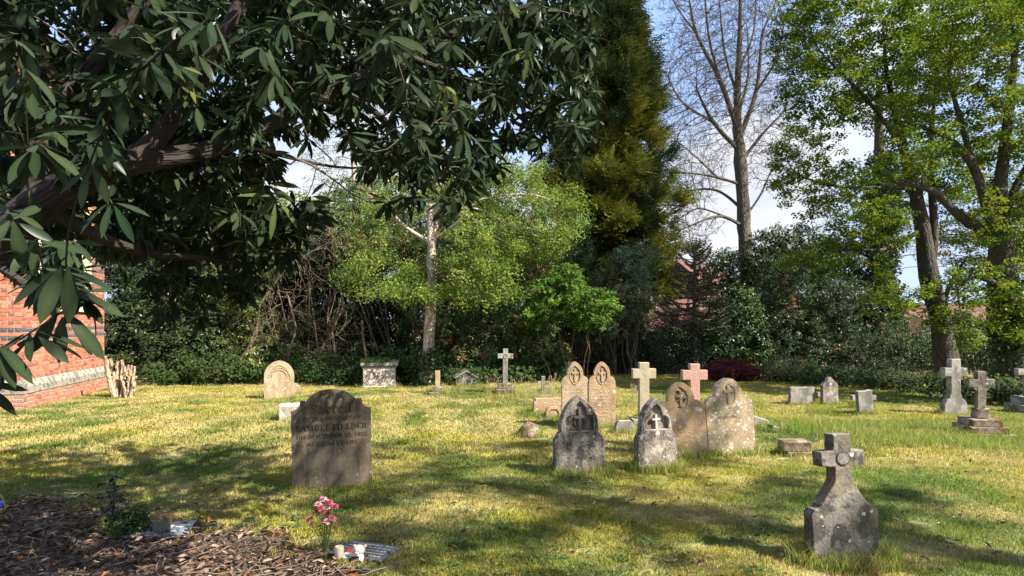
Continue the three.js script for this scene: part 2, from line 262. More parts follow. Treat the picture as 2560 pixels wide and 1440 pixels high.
  const place = (q) => q.face === 'side' ? M4(-q.off + q.j, q.y, -q.t - q.off, 0, Math.PI / 2, 0) : M4(-q.t - q.off, q.y, -q.off + q.j, 0, 0, 0);
  // what shows largest: low bricks near the corner, seen under the leaves
  all.forEach((q) => { const z = q.face === 'side' ? q.t : q.t * 2.2; q.score = (q.y < 2.4 ? 0 : 10 + q.y) + z * 0.35 + Math.abs(q.y - 0.8) * 0.5 + (q.face === 'front' && q.t > 0.7 ? 20 : 0); });
  all.sort((a, b) => a.score - b.score);
  all.slice(0, 299).forEach((q) => { const m = part(wall, 'brick', brickGeo(q.l), q.mat); m.matrixAutoUpdate = true; place(q).decompose(m.position, m.quaternion, m.scale); });
  for (const mt of [...reds, dark, stained]) { const gs = all.slice(299).filter((q) => q.mat === mt).map((q) => { const g = brickGeo(q.l).clone().applyMatrix4(place(q)); const s = g.attributes.uv; for (let k = 0; k < s.count; k++) s.setXY(k, s.getX(k) + q.t * 3.1, s.getY(k) + q.y * 2.7); return g; }); if (gs.length) part(wall, 'brickwork', mergeGeometries(gs), mt).userData.kind = 'stuff'; }
  // moulded stone plinth course: a sloped weathering over a plain fascia, in blocks
  const prof = [[0.0, 0.30], [0.012, 0.30], [0.012, 0.42], [-0.002, 0.445], [-SB + 0.004, 0.54], [-0.12, 0.54], [-0.12, 0.30]];
  const course = (len, front) => { const cut = []; let t = 0; while (t < len) { const L = Math.min(0.75 + r() * 0.5, len - t); cut.push([t, L]); t += L; }
    for (const [t0, L] of cut) { const s = new THREE.Shape(prof.map((q) => new THREE.Vector2(...q))), g = new THREE.ExtrudeGeometry(s, { depth: L - 0.006, bevelEnabled: false });
      if (front) g.applyMatrix4(new THREE.Matrix4().makeBasis(V(0, 0, 1), V(0, 1, 0), V(-1, 0, 0))).translate(-t0 + (t0 ? 0 : 0.01), 0, 0); else g.translate(0, 0, -t0 - L);
      part(ch, 'plinth_stone', g, stone); } };
  course(LEN, false); course(FR, true);
  // windows: stone surround, sill, leaded glass
  const glass = new THREE.MeshStandardMaterial({ color: new THREE.Color().setRGB(0.05, 0.06, 0.075), roughness: 0.15, metalness: 0 }), lead = plain(0.12, 0.12, 0.13, 0.7);
  for (const w of wins) {
    const grow = (q, e) => { const m = (w.a + w.b) / 2; return new THREE.Vector2(q.x + Math.sign(q.x - m || 0) * e, q.y + (q.y > w.spring ? e * 0.9 : 0) - (q.y <= w.sill + 1e-6 ? e : 0)); };
    const pts = w.hole.getPoints(), s = new THREE.Shape(pts.map((q) => grow(q, 0.125))); s.holes.push(new THREE.Path(pts.map((q) => grow(q, -0.015))));
    const g = new THREE.ExtrudeGeometry(s, { depth: 0.2, bevelEnabled: true, bevelSize: 0.008, bevelThickness: 0.008, bevelOffset: -0.008, bevelSegments: 1 }); g.rotateY(Math.PI / 2).translate(-SB - 0.206, 0, 0);
    const win = part(ch, 'window', g, cream, 'lancet window with pale stone surround');
    const gg = new THREE.ShapeGeometry(new THREE.Shape(pts)); gg.rotateY(Math.PI / 2).translate(-SB - 0.15, 0, 0); part(win, 'pane', gg, glass);
    const lb = new Buf(); for (let y = w.sill + 0.12; y < w.top - 0.1; y += 0.17) lb.box(M4(-SB - 0.145, y, -(w.a + w.b) / 2), 0.012, 0.012, (w.b - w.a) * (y > w.spring ? 0.6 : 1)); for (let k = 1; k < 4; k++) lb.box(M4(-SB - 0.143, w.sill, -lerp(w.a, w.b, k / 4)), 0.012, (w.spring - w.sill) + 0.2, 0.012); part(win, 'lead_bars', lb.geo(), lead);
    const sb = new Buf(); sb.box(M4(-SB - 0.06, w.sill - 0.13, -(w.a + w.b) / 2), 0.22, 0.12, w.b - w.a + 0.3); part(win, 'sill', sb.geo(), cream);
  }
  // roof above the eaves
  const rs = new THREE.Shape([[0.25, H], [0.25, H + 0.12], [-3.2, H + 3.6], [-3.2, H]].map((q) => new THREE.Vector2(...q))), rg = new THREE.ExtrudeGeometry(rs, { depth: LEN + 0.3, bevelEnabled: false }); rg.translate(0, 0, -LEN - 0.05);
  part(ch, 'roof', rg, plain(0.16, 0.075, 0.055));
}
// ---------- how trees and shrubs grow ----------
const sph = (r) => { let x, y, z, l; do { x = r() * 2 - 1; y = r() * 2 - 1; z = r() * 2 - 1; l = x * x + y * y + z * z; } while (l > 1 || l < 1e-4); return V(x, y, z); };
// limbs reach for points in the crown (space colonization)
function grow(nodes, targets, o) {
  const T = targets.map((p) => ({ p, n: -1, d: 1e9, on: true })), look = (from) => { for (const t of T) if (t.on) for (let k = from; k < nodes.length; k++) { const d = nodes[k].p.distanceToSquared(t.p); if (d < t.d) { t.d = d; t.n = k; } } };
  look(0); const inf = (o.reach || 1e6) ** 2, kill = o.kill ** 2, S = new THREE.Vector3();
  for (let it = 0; it < (o.iters || 120); it++) {
    const pull = new Map();
    for (const t of T) { if (!t.on) continue; if (t.d < kill) { t.on = false; nodes[t.n].tip = true; continue; } if (t.d > inf) continue; const v = pull.get(t.n) || pull.set(t.n, V(0, 0, 0)).get(t.n); S.subVectors(t.p, nodes[t.n].p).normalize(); v.add(S); }
    if (!pull.size) break; const from = nodes.length;
    for (const [n, v] of pull) {
      const N = nodes[n]; v.normalize(); if (o.up) v.y += o.up; if (N.dir) v.addScaledVector(N.dir, o.keep ?? 0.4); if (o.wob) v.add(S.set(hash(n, it, 1) - 0.5, hash(n, it, 2) - 0.5, hash(n, it, 3) - 0.5).multiplyScalar(o.wob)); v.normalize();
      if ((N.kids || []).some((d) => d.dot(v) > 0.96)) { v.add(S.set(hash(n, it, 11) - 0.5, hash(n, it, 12) - 0.5, hash(n, it, 13) - 0.5).multiplyScalar(2.2)).normalize(); N.conf = (N.conf || 0) + 1; if (N.conf > 9) { for (const t of T) if (t.on && t.n === n) t.on = false; continue; } }
      (N.kids ||= []).push(v.clone()); nodes.push({ p: N.p.clone().addScaledVector(v, o.step), par: n, dir: v.clone() });
    }
    if (nodes.length > (o.max || 9000)) break; look(from);
  }
  return nodes;
}
function thicken(nodes, tip, e = 2.3, most = 1e9) {                  // pipe model
  for (const n of nodes) { n.s = 0; n.main = -1; }
  for (let k = nodes.length - 1; k >= 0; k--) { const n = nodes[k]; n.r = n.s ? Math.pow(n.s, 1 / e) : tip; n.r = Math.min(n.r, most); if (n.r0) n.r = n.fix ? n.r0 : Math.max(n.r, n.r0); if (n.par >= 0) { const q = nodes[n.par]; q.s += Math.pow(n.r, e); if (q.main < 0 || nodes[q.main].r < n.r) q.main = k; } }
}
function limbs(nodes, o = {}) {                                       // {wood, twigs} as two buffers
  const A = new Buf(), B = new Buf();
  nodes.forEach((n, k) => {
    if (n.par >= 0 && nodes[n.par].main === k) return;
    const pts = [], rad = []; if (n.par >= 0) { pts.push(nodes[n.par].p); rad.push(Math.min(nodes[n.par].r, n.r * 1.25)); }
    for (let q = k; q >= 0; q = nodes[q].main) { pts.push(nodes[q].p); rad.push(nodes[q].r); }
    if (pts.length < 2) return; rad[rad.length - 1] *= 0.6;
    const P = pts.map((p, i) => i && i < pts.length - 1 ? p.clone().multiplyScalar(0.5).addScaledVector(pts[i - 1], 0.25).addScaledVector(pts[i + 1], 0.25) : p), r = rad[0];
    (r > (o.split ?? 0) ? A : B).tube(P, rad, r > 0.09 ? 10 : r > 0.04 ? 7 : r > 0.014 ? 5 : 3, false, r > 0.05 ? 0.35 : 0);
  });
  return { wood: A, twigs: B };
}
// leaf clumps: a ball of small leaves, reused many times
function clump(seed, n, R, L, W, o = {}) {
  const r = rng(seed), b = new Buf();
  for (let k = 0; k < n; k++) {
    const p = sph(r).multiplyScalar(R); p.y *= o.flat ?? 0.7; const t = 0.72 + 0.56 * r(), y = 0.9 + 0.25 * r(), s = 0.7 + 0.6 * r();
    const m = M4(p.x, p.y, p.z, lerp(o.p0 ?? -0.5, o.p1 ?? 0.9, r()), r() * 6.283, (r() - 0.5) * (o.roll ?? 1.2));
    b.leaf(m, L * s, W * s, { seg: o.seg || 2, fold: 0.25, curl: o.curl ?? 0.25, c: [t * y, t, t * 0.9], peak: o.peak, blunt: o.blunt });
  }
  return b.geo(true);
}
function whorlLeaves(seed, n, o = {}) {                                // a rosette of drooping leathery leaves: [matrix, length, width, colour]
  const r = rng(seed), out = [], d0 = o.d0 ?? 0.15, d1 = o.d1 ?? 1.0;
  for (let k = 0; k < n; k++) { const a = k / n * 6.283 + (r() - 0.5) * 0.6, t = 0.75 + 0.5 * r(); out.push([M4(Math.sin(a) * 0.012, (r() - 0.5) * 0.03, Math.cos(a) * 0.012, lerp(d0, d1, r()), a, (r() - 0.5) * 0.7), lerp(o.l0 ?? 0.09, o.l1 ?? 0.15, r()), lerp(o.w0 ?? 0.032, o.w1 ?? 0.046, r()), [t * (0.9 + 0.25 * r()), t, t * (0.85 + 0.2 * r())]]); }
  return out;
}
function rosette(seed, n, o = {}) { const b = new Buf(); for (const [m, L, W, c] of whorlLeaves(seed, n, o)) b.leaf(m, L, W, { seg: o.seg || 3, fold: 0.2, curl: 0.12, c, peak: 0.55 }); return b.geo(true); }
function rosettes(seed, count, n, R, o) { const r = rng(seed), b = new Buf(); for (let q = 0; q < count; q++) { const p = sph(r).multiplyScalar(R), base = M4(p.x, p.y, p.z, (r() - 0.5) * 0.9, r() * 6.28, (r() - 0.5) * 0.9); for (const [m, L, W, c] of whorlLeaves(seed * 31 + q, n, o)) b.leaf(base.clone().multiply(m), L, W, { seg: 2, fold: 0.2, curl: 0.15, c, peak: 0.55 }); } return b.geo(true); }
const K = {                                                            // kinds of foliage
  birch: [1, 2, 3, 4].map((s) => clump(s + 100, 46, 0.26, 0.062, 0.05, { flat: 0.75, seg: 2 })),
  oak: [1, 2, 3, 4].map((s) => clump(s + 120, 34, 0.22, 0.095, 0.062, { flat: 0.55, peak: 0.6, p0: -0.4, p1: 0.7 })),
  acer: [1, 2, 3].map((s) => clump(s + 140, 30, 0.20, 0.085, 0.085, { flat: 0.4, p0: 0, p1: 0.7, blunt: 0.6 })),
  redmaple: [1, 2, 3].map((s) => clump(s + 150, 60, 0.13, 0.06, 0.02, { flat: 0.5, p0: 0.1, p1: 1.0 })),
  rhodo: [1, 2, 3, 4].map((s) => rosettes(s + 160, 7, 7, 0.24, { l0: 0.08, l1: 0.14, w0: 0.028, w1: 0.042, d0: -0.2, d1: 0.9 })),
  laurel: [1, 2, 3].map((s) => clump(s + 170, 40, 0.26, 0.13, 0.048, { flat: 0.8, p0: -0.3, p1: 1.0 })),
  holly: [1, 2, 3].map((s) => clump(s + 180, 52, 0.24, 0.065, 0.035, { flat: 0.9, p0: -0.8, p1: 1.0 })),
  bramble: [1, 2, 3].map((s) => clump(s + 190, 44, 0.24, 0.075, 0.05, { flat: 0.6, p0: -0.1, p1: 0.9 })),
  cypress: [1, 2, 3, 4].map((s) => { const r = rng(s + 200), b = new Buf(); for (let q = 0; q < 9; q++) { const a0 = (r() - 0.5) * 1.3, e0 = -0.45 + (r() - 0.5) * 0.9, L = 0.32 + 0.22 * r(), base = M4((r() - 0.5) * 0.2, (r() - 0.5) * 0.2, (r() - 0.2) * 0.2, e0, a0, (r() - 0.5) * 1.6); for (let k = 0; k < 12; k++) { const u = k / 12, sd = k % 2 ? 1 : -1, t = 0.65 + 0.6 * r(); b.leaf(base.clone().multiply(M4(0, -0.12 * u * u, u * L, 0.15, sd * (0.35 + 0.5 * r()), (r() - 0.5) * 0.8)), (0.15 - 0.07 * u) * (0.7 + 0.6 * r()), 0.022 + 0.014 * r(), { seg: 2, fold: 0.3, curl: 0.25, c: [t, t, t * 0.8], peak: 0.4 }); } } return b.geo(true); }),
  ivy: [1, 2].map((s) => clump(s + 220, 40, 0.2, 0.07, 0.06, { flat: 0.9, p0: 0.2, p1: 1.3 })),
};
const LM = { soft: leafMat({ t: 0.45, coat: 0.03 }), leather: leafMat({ t: 0.16, coat: 0.22, cr: 0.3 }), gloss: leafMat({ t: 0.15, coat: 0.25, cr: 0.25 }), needle: leafMat({ t: 0.2, coat: 0.05 }) };
const tint = (r, c, j = 0.25, h = 0.12) => { const t = 1 + (r() - 0.5) * 2 * j, y = 1 + (r() - 0.5) * 2 * h; return [c[0] * t * y, c[1] * t, c[2] * t / y]; };
const qUp = V(0, 1, 0);
function facing(p, dir, spin, s) { const q = new THREE.Quaternion().setFromUnitVectors(qUp, dir.clone().normalize()).multiply(new THREE.Quaternion().setFromAxisAngle(qUp, spin)); return new THREE.Matrix4().compose(p, q, V(s, s, s)); }
function leaves(o, name, kind, mat, spots, base) {                     // spots: [position, matrix, colour]
  const kinds = K[kind]; kinds.forEach((g, v) => { const mine = spots.filter((_, k) => k % kinds.length === v); if (mine.length) { copies(o, name, g, mat, mine.map((q) => { const m = q[0].clone(); m.elements[12] -= base.x; m.elements[13] -= base.y; m.elements[14] -= base.z; return m; }), mine.map((q) => q[1])); } });
}
// a tree: trunk points with radii, then limbs through an envelope of ellipsoids [centre, rx, ry, rz, share]
function tree(name, label, category, o) {
  const r = rng(o.seed), base = o.trunk[0][0].clone(), t = thing(name, label, category, base, o.group), nodes = [];
  let prev = -1; const add = (pts, start) => { let last = start; const cv = new THREE.CatmullRomCurve3(pts.map((q) => q[0])), n = Math.max(2, Math.round(cv.getLength() / o.step)); for (let k = start >= 0 ? 1 : 0; k <= n; k++) { const u = k / n, f = u * (pts.length - 1), i = Math.min(pts.length - 2, Math.floor(f)); nodes.push({ p: cv.getPoint(u), par: last, r0: lerp(pts[i][1], pts[i + 1][1], f - i), dir: cv.getTangent(u) }); last = nodes.length - 1; } return last; };
  add(o.trunk, -1);
  for (const b of o.limbs || []) { let best = 0, bd = 1e9; nodes.forEach((n, k) => { const d = n.p.distanceTo(b[0][0]); if (d < bd) { bd = d; best = k; } }); add([[nodes[best].p, b[0][1]], ...b.slice(1)], best); }
  const targets = []; for (const [c, rx, ry, rz, n] of o.crown) for (let k = 0; k < n; k++) { const q = sph(r); if (o.shell && q.length() < o.shell * r()) { q.normalize().multiplyScalar(0.75 + 0.25 * r()); } targets.push(V(c.x + q.x * rx, c.y + q.y * ry, c.z + q.z * rz)); }
  const kept = o.keepIf ? targets.filter(o.keepIf) : targets;
  const first = nodes.length; if (kept.length) grow(nodes, kept, { step: o.step, kill: o.kill || o.step * 1.3, keep: o.keep, up: o.up, wob: o.wob, iters: o.iters, max: o.max || 7000, reach: o.reach });
  thicken(nodes, o.tip, o.e || 2.3, o.most);
  if (o.log) console.log(name, 'nodes', nodes.length, 'targets', kept.length); const L = limbs(nodes, { split: o.split });
  if (o.spray) for (const n of nodes) if (n.r < o.spray.r && !n.r0) for (let k = 0; k < o.spray.n; k++) { const d = (n.dir || V(0, 1, 0)).clone().multiplyScalar(0.7).add(sph(r)).normalize(), l = o.spray.l * (0.5 + r()), m = n.p.clone().addScaledVector(d, l * 0.5).add(sph(r).multiplyScalar(l * 0.12)), e = m.clone().addScaledVector(d, l * 0.5).add(V(0, l * 0.15, 0)); L.twigs.tube([n.p, m, e], [o.tip * 0.9, o.tip * 0.7, o.tip * 0.5], 3); }
  part(t, 'trunk', L.wood.geo(false, base), o.bark); if (L.twigs.count) part(t, 'branches', L.twigs.geo(false, base), o.twigBark || o.bark);
  if (o.leaf) { const spots = []; const hold = nodes.filter((n, k) => k >= first && n.r < (o.leafR || 0.02)); for (const n of hold) { const m = o.per ?? 1; for (let k = 0; k < m + (r() < (m % 1) ? 1 : 0) - (m % 1 ? 1 : 0) + (m % 1 ? 0 : 0); k++) { const p = n.p.clone().add(sph(r).multiplyScalar(o.jit ?? 0.2)); spots.push([facing(p, V((r() - 0.5) * 0.8, 1, (r() - 0.5) * 0.8), r() * 6.28, (o.size || 1) * (0.75 + 0.5 * r())), tint(r, o.tints ? o.tints[Math.floor(r() * o.tints.length)] : o.color, o.vary ?? 0.2)]); } } leaves(t, 'crown', o.leaf, o.mat, spots, base); t.userData.n = undefined; delete t.userData.n; }
  return t;
}
// a shrub: leaf clumps over lumpy ellipsoids, with stems inside; blobs: [centre, rx, ry, rz]
function shrub(name, label, category, o) {
  const r = rng(o.seed), base = o.base, t = thing(name, label, category, base, o.group), spots = [];
  for (const [c, rx, ry, rz] of o.blobs) {
    const area = (rx * ry + ry * rz + rx * rz) * 4, n = Math.round(area * (o.dense || 9));
    for (let k = 0; k < n; k++) {
      const d = sph(r).normalize(), f = 1 + 0.42 * (fbm(d.x * 2.1 + c.x, d.y * 2.1 + d.z * 1.7 + c.z, 3, o.seed) - 0.5), q = f * (r() < (o.inner ?? 0.3) ? 0.35 + 0.5 * r() : 0.84 + 0.2 * r());
      const p = V(c.x + d.x * rx * q, c.y + d.y * ry * q, c.z + d.z * rz * q); if (p.y < 0.05 || (o.backless && d.z < -0.35 && q > 0.8)) continue;
      if (o.gap && fbm(p.x * 1.1 + 3, p.y * 1.1 + p.z * 0.6, 3, o.seed + 9) < o.gap) continue;
      if (o.blobs.some((b) => b[0] !== c && Math.hypot((p.x - b[0].x) / b[1], (p.y - b[0].y) / b[2], (p.z - b[0].z) / b[3]) < 0.7)) continue;
      const out = V(d.x / rx, d.y / ry, d.z / rz).normalize().multiplyScalar(o.outward ?? 0.8).add(V(0, 0.7, 0)).add(sph(r).multiplyScalar(0.5));
      spots.push([facing(p, out, r() * 6.28, (o.size || 1) * (0.75 + 0.5 * r())), tint(r, r() < (o.alt ?? 0) ? o.color2 : o.color, o.vary ?? 0.25)]);
    }
  }
  leaves(t, 'foliage', o.leaf, o.mat, spots, base);
  const st = new Buf(); for (const [c, rx, ry, rz] of o.blobs) for (let k = 0; k < (o.stems ?? 5); k++) { const e = sph(r), to = V(c.x + e.x * rx * 0.8, c.y + e.y * ry * 0.8, c.z + e.z * rz * 0.8), from = V(lerp(base.x, c.x, 0.7) + (r() - 0.5) * rx * 0.5, 0, lerp(base.z, c.z, 0.7) + (r() - 0.5) * rz * 0.5), pts = []; for (let i = 0; i <= 6; i++) { const u = i / 6; pts.push(from.clone().lerp(to, u).add(V((r() - 0.5) * 0.12, Math.sin(u * 3.14) * 0.15, (r() - 0.5) * 0.12))); } st.tube(pts, pts.map((_, i) => (o.stemR || 0.035) * (1 - i / 7.5)), 5); }
  if (st.count) part(t, 'stems', st.geo(false, base), o.bark || BK.brown);
  return t;
}
const BK = { brown: barkMat([0.09, 0.06, 0.042], [0.15, 0.105, 0.07], [0.11, 0.10, 0.06], 301), dark: barkMat([0.05, 0.036, 0.026], [0.09, 0.065, 0.045], [0.07, 0.07, 0.045], 311), birch: barkMat([0.50, 0.40, 0.31], [0.26, 0.18, 0.13], [0.60, 0.53, 0.46], 321, 0.01), grey: barkMat([0.085, 0.068, 0.052], [0.14, 0.112, 0.085], [0.08, 0.072, 0.055], 331), oak: barkMat([0.045, 0.034, 0.025], [0.085, 0.062, 0.045], [0.055, 0.058, 0.034], 341), pale: barkMat([0.40, 0.31, 0.20], [0.28, 0.20, 0.13], [0.48, 0.40, 0.28], 351) };
// ---------- trees behind the lawn ----------
const G = (px, d) => { const p = at(px, HOR, d); p.y = 0; return p; };
const E = (px, py, rx, ry, d, rz, n) => [at(px, py, d), rx * d / FOC, ry * d / FOC, rz, n];   // an ellipsoid of crown: centre and size as seen, then depth
tree('silver_birch', 'pale-barked birch with fresh bright green leaves behind the broken cross', 'tree', {
  seed: 11, step: 0.22, tip: 0.005, bark: BK.birch, split: 0.02, twigBark: BK.brown,
  trunk: [[at(1066, 948, 17), 0.17].map((x, i) => i ? x : V(x.x, -0.05, x.z)), [at(1072, 850, 17), 0.135], [at(1078, 750, 17), 0.125], [at(1080, 640, 17), 0.115], [at(1076, 540, 17.1), 0.075], [at(1072, 430, 17.2), 0.04], [at(1085, 380, 17.2), 0.02]],
  limbs: [[[at(1082, 655, 17), 0.08], [at(1090, 560, 17.2), 0.055], [at(1100, 450, 17.4), 0.03]], [[at(1075, 615, 17), 0.05], [at(1015, 570, 16.8), 0.045], [at(960, 510, 16.6), 0.03], [at(930, 480, 16.5), 0.015]], [[at(1095, 600, 17), 0.04], [at(1140, 560, 16.8), 0.03], [at(1190, 500, 16.5), 0.015]]],
  crown: [E(1250, 470, 130, 90, 17.4, 1.3, 230), E(1340, 560, 130, 95, 17.4, 1.4, 250), E(1400, 520, 70, 60, 17, 0.9, 80), E(1100, 470, 130, 80, 17.4, 1.3, 190), E(960, 560, 85, 80, 16.8, 1.1, 120), E(950, 680, 90, 75, 16.3, 1.1, 150), E(1060, 640, 110, 70, 16, 0.8, 120), E(1160, 690, 130, 60, 16, 1.0, 200), E(1010, 735, 145, 34, 16, 0.9, 170), E(1180, 745, 90, 28, 15.8, 0.7, 70), E(900, 700, 50, 40, 16.2, 0.6, 40), E(1430, 560, 50, 60, 17, 0.9, 60), E(1200, 600, 120, 70, 16.2, 1.0, 150), E(1240, 720, 70, 45, 16, 0.8, 70)],
  leaf: 'birch', mat: LM.soft, tints: [[0.165, 0.235, 0.034], [0.23, 0.285, 0.06], [0.105, 0.17, 0.025]], leafR: 0.011, per: 1.7, jit: 0.2, size: 0.9, kill: 0.26, wob: 0.3, keepIf: (p) => { const d = -p.z, px = CX + p.x / d * FOC, py = HOR - (p.y - EYE) / d * FOC; return !(px > 1035 && px < 1125 && py > 500 && py < 700 && d < 17.6) && fbm(p.x * 1.3 + 5, p.y * 1.5 + p.z, 3, 19) > 0.42; },
});
tree('bare_tree', 'tall bare tree with budding twigs against the sky', 'tree', {
  seed: 21, spray: { r: 0.02, n: 3, l: 0.42 }, step: 0.26, tip: 0.0075, e: 2.2, reach: 3.5, bark: BK.grey, split: 0.05, twigBark: BK.brown, wob: 0.5, most: 0.3, up: 0.12, keep: 0.5, kill: 0.27, iters: 320, max: 16000,
  trunk: [[V(at(1878, 0, 28).x, 0, -28), 0.34], [at(1872, 760, 28), 0.27], [at(1862, 600, 28), 0.25], [at(1852, 420, 28), 0.22], [at(1843, 300, 28), 0.17], [at(1846, 180, 28), 0.12], [at(1850, 60, 28), 0.08], [at(1852, -60, 28), 0.05]],
  limbs: [[[at(1846, 330, 28), 0.12], [at(1800, 200, 28), 0.09], [at(1740, 80, 28), 0.06], [at(1720, -20, 28), 0.03]], [[at(1850, 350, 28), 0.12], [at(1890, 230, 28), 0.08], [at(1905, 80, 28), 0.05]], [[at(1850, 380, 28), 0.09], [at(1780, 300, 27.5), 0.07], [at(1740, 220, 27), 0.04]], [[at(1858, 470, 28), 0.07], [at(1780, 440, 27.5), 0.05], [at(1700, 430, 27), 0.025]], [[at(1860, 520, 28), 0.07], [at(1790, 475, 28.5), 0.05], [at(1690, 480, 29), 0.02]], [[at(1862, 575, 28), 0.08], [at(1800, 540, 27.5), 0.055], [at(1690, 580, 27), 0.025]], [[at(1852, 400, 28), 0.08], [at(1910, 330, 28), 0.05], [at(1960, 280, 28), 0.03]], [[at(1862, 540, 28), 0.06], [at(1900, 490, 28), 0.04], [at(1930, 420, 28), 0.02]], [[at(1800, 200, 28), 0.06], [at(1772, 90, 27.4), 0.045], [at(1760, -40, 27), 0.02]], [[at(1740, 80, 28), 0.045], [at(1700, 30, 28.6), 0.03], [at(1670, -20, 29), 0.015]], [[at(1846, 180, 28), 0.06], [at(1882, 90, 28.5), 0.04], [at(1892, -30, 29), 0.02]], [[at(1845, 240, 28), 0.07], [at(1812, 130, 28.6), 0.045], [at(1798, 0, 29), 0.02]], [[at(1890, 230, 28), 0.05], [at(1940, 150, 27.4), 0.035], [at(1962, 50, 27), 0.015]], [[at(1905, 80, 28), 0.04], [at(1938, 10, 28), 0.025], [at(1950, -60, 28), 0.012]], [[at(1780, 300, 28), 0.05], [at(1705, 255, 27.2), 0.03], [at(1668, 190, 27), 0.012]], [[at(1780, 440, 28), 0.04], [at(1732, 385, 27), 0.028], [at(1690, 350, 26.6), 0.012]], [[at(1800, 540, 28), 0.04], [at(1745, 520, 28), 0.025], [at(1700, 545, 28.5), 0.012]], [[at(1843, 300, 28), 0.06], [at(1870, 190, 29), 0.04], [at(1868, 60, 29.5), 0.02]]],
  crown: [E(1810, 40, 165, 190, 28, 2.4, 2100), E(1740, 230, 120, 130, 28, 2.0, 1100), E(1725, 420, 95, 110, 28, 1.8, 700), E(1725, 560, 80, 55, 28, 1.5, 260), E(1920, 160, 100, 190, 28, 1.8, 1000), E(1935, 400, 85, 95, 28, 1.6, 380), E(1850, 250, 100, 140, 28, 1.8, 500)],
});
{ // cypress: branches in rising whorls
  const base = G(1530, 26), t = thing('cypress_tree', 'tall dark cypress with yellow-green sprays', 'tree', base), r = rng(31), b = new Buf(), H = 15.5, spots = [];
  b.tube([base, V(base.x, 5, base.z), V(base.x - 0.2, 11, base.z), V(base.x - 0.3, H, base.z)], [0.38, 0.3, 0.15, 0.03], 9);
  for (let k = 0; k < 330; k++) { const u = k / 330, h = lerp(1.9, H - 0.2, Math.pow(u, 0.9)), R = (1 - Math.pow(h / (H + 0.6), 1.6)) * 2.7 * (0.55 + 0.75 * vn(k * 0.61, 3, 8)) + 0.15, a = k * 2.39996, dir = V(Math.cos(a), 0.35 + 0.25 * r(), Math.sin(a)), ax = -0.2 * h / 11, p0 = V(base.x + ax, h, base.z), pts = [p0]; for (let i = 1; i <= 4; i++) { const q = i / 4 * R; pts.push(V(p0.x + dir.x * q, p0.y + dir.y * q * (1 - 0.35 * i / 4) - 0.05 * q * q, p0.z + dir.z * q)); } b.tube(pts, [0.05, 0.04, 0.03, 0.02, 0.008].map((x) => x * (0.4 + R / 4)), 4);
    const n = Math.round(6 + R * 8); for (let i = 0; i < n; i++) { const q = Math.pow(r(), 0.6), p = new THREE.CatmullRomCurve3(pts).getPoint(q).add(sph(r).multiplyScalar(0.32)), yaw = Math.PI / 2 - a + (r() - 0.5) * 1.2; if (fbm(p.x * 1.6 + 9, p.y * 1.5 + p.z * 1.3, 2, 55) > 0.40) spots.push([M4(p.x, p.y, p.z, -0.25 + (r() - 0.5) * 0.7, yaw, (r() - 0.5) * 0.8, 0.9 + 0.7 * r()), tint(r, mix3([0.036, 0.056, 0.02], [0.15, 0.155, 0.026], sst(0.45, 0.70, fbm(p.x * 1.1 + 4, p.y * 0.8 + p.z * 0.9, 3, 77) + 0.16 * (r() - 0.5))), 0.3)]); } }
  part(t, 'trunk', b.geo(false, base), BK.dark); leaves(t, 'crown', 'cypress', LM.needle, spots, base);
}
const oakTints = [[0.10, 0.165, 0.014], [0.13, 0.19, 0.014], [0.075, 0.13, 0.013], [0.18, 0.22, 0.016]];
tree('oak_tree', 'oak with a leaning forked trunk and fresh leaves behind the tall stone cross', 'tree', {
  group: 'oaks with fresh leaves', seed: 41, step: 0.28, tip: 0.006, bark: BK.oak, split: 0.03, twigBark: BK.dark, wob: 0.45,
  trunk: [[V(at(2372, 0, 17).x, -0.05, -17), 0.31], [at(2352, 800, 17), 0.24], [at(2325, 700, 17), 0.22], [at(2310, 600, 17), 0.20], [at(2290, 490, 17), 0.16], [at(2260, 380, 17), 0.11], [at(2235, 270, 17), 0.08], [at(2210, 140, 17), 0.04]],
  limbs: [[[at(2330, 680, 17), 0.11], [at(2336, 590, 17), 0.10], [at(2328, 460, 17), 0.08], [at(2330, 330, 17), 0.05], [at(2340, 180, 17), 0.03]], [[at(2300, 560, 17), 0.06], [at(2230, 620, 16.5), 0.045], [at(2170, 625, 16), 0.03], [at(2080, 620, 16), 0.012]], [[at(2290, 480, 17), 0.07], [at(2180, 470, 16.6), 0.05], [at(2060, 460, 16.4), 0.03], [at(1980, 430, 16.2), 0.012]], [[at(2250, 360, 17), 0.06], [at(2160, 240, 16.6), 0.045], [at(2080, 160, 16.4), 0.02]], [[at(2350, 790, 17), 0.07], [at(2380, 700, 16.8), 0.05], [at(2420, 640, 16.5), 0.02]]],
  crown: [E(2120, 40, 165, 140, 16.8, 1.8, 760), E(2000, 110, 60, 120, 16.6, 1.2, 160), E(2060, 230, 110, 110, 16.5, 1.5, 220), E(2240, 200, 140, 140, 17, 1.8, 480), E(2060, 470, 130, 70, 16.3, 1.3, 190), E(2170, 560, 130, 60, 16.3, 1.2, 170), E(2050, 650, 110, 45, 16, 1.0, 100), E(2230, 740, 90, 60, 16.3, 0.9, 100), E(2380, 760, 90, 75, 16.4, 0.9, 110), E(2340, 420, 120, 120, 17, 1.5, 230), E(2420, 40, 160, 120, 17, 1.8, 600), E(1990, 380, 60, 60, 16.3, 1.0, 60)],
  leaf: 'oak', mat: LM.soft, tints: oakTints, leafR: 0.013, per: 2, jit: 0.22, size: 0.82, kill: 0.34,
});
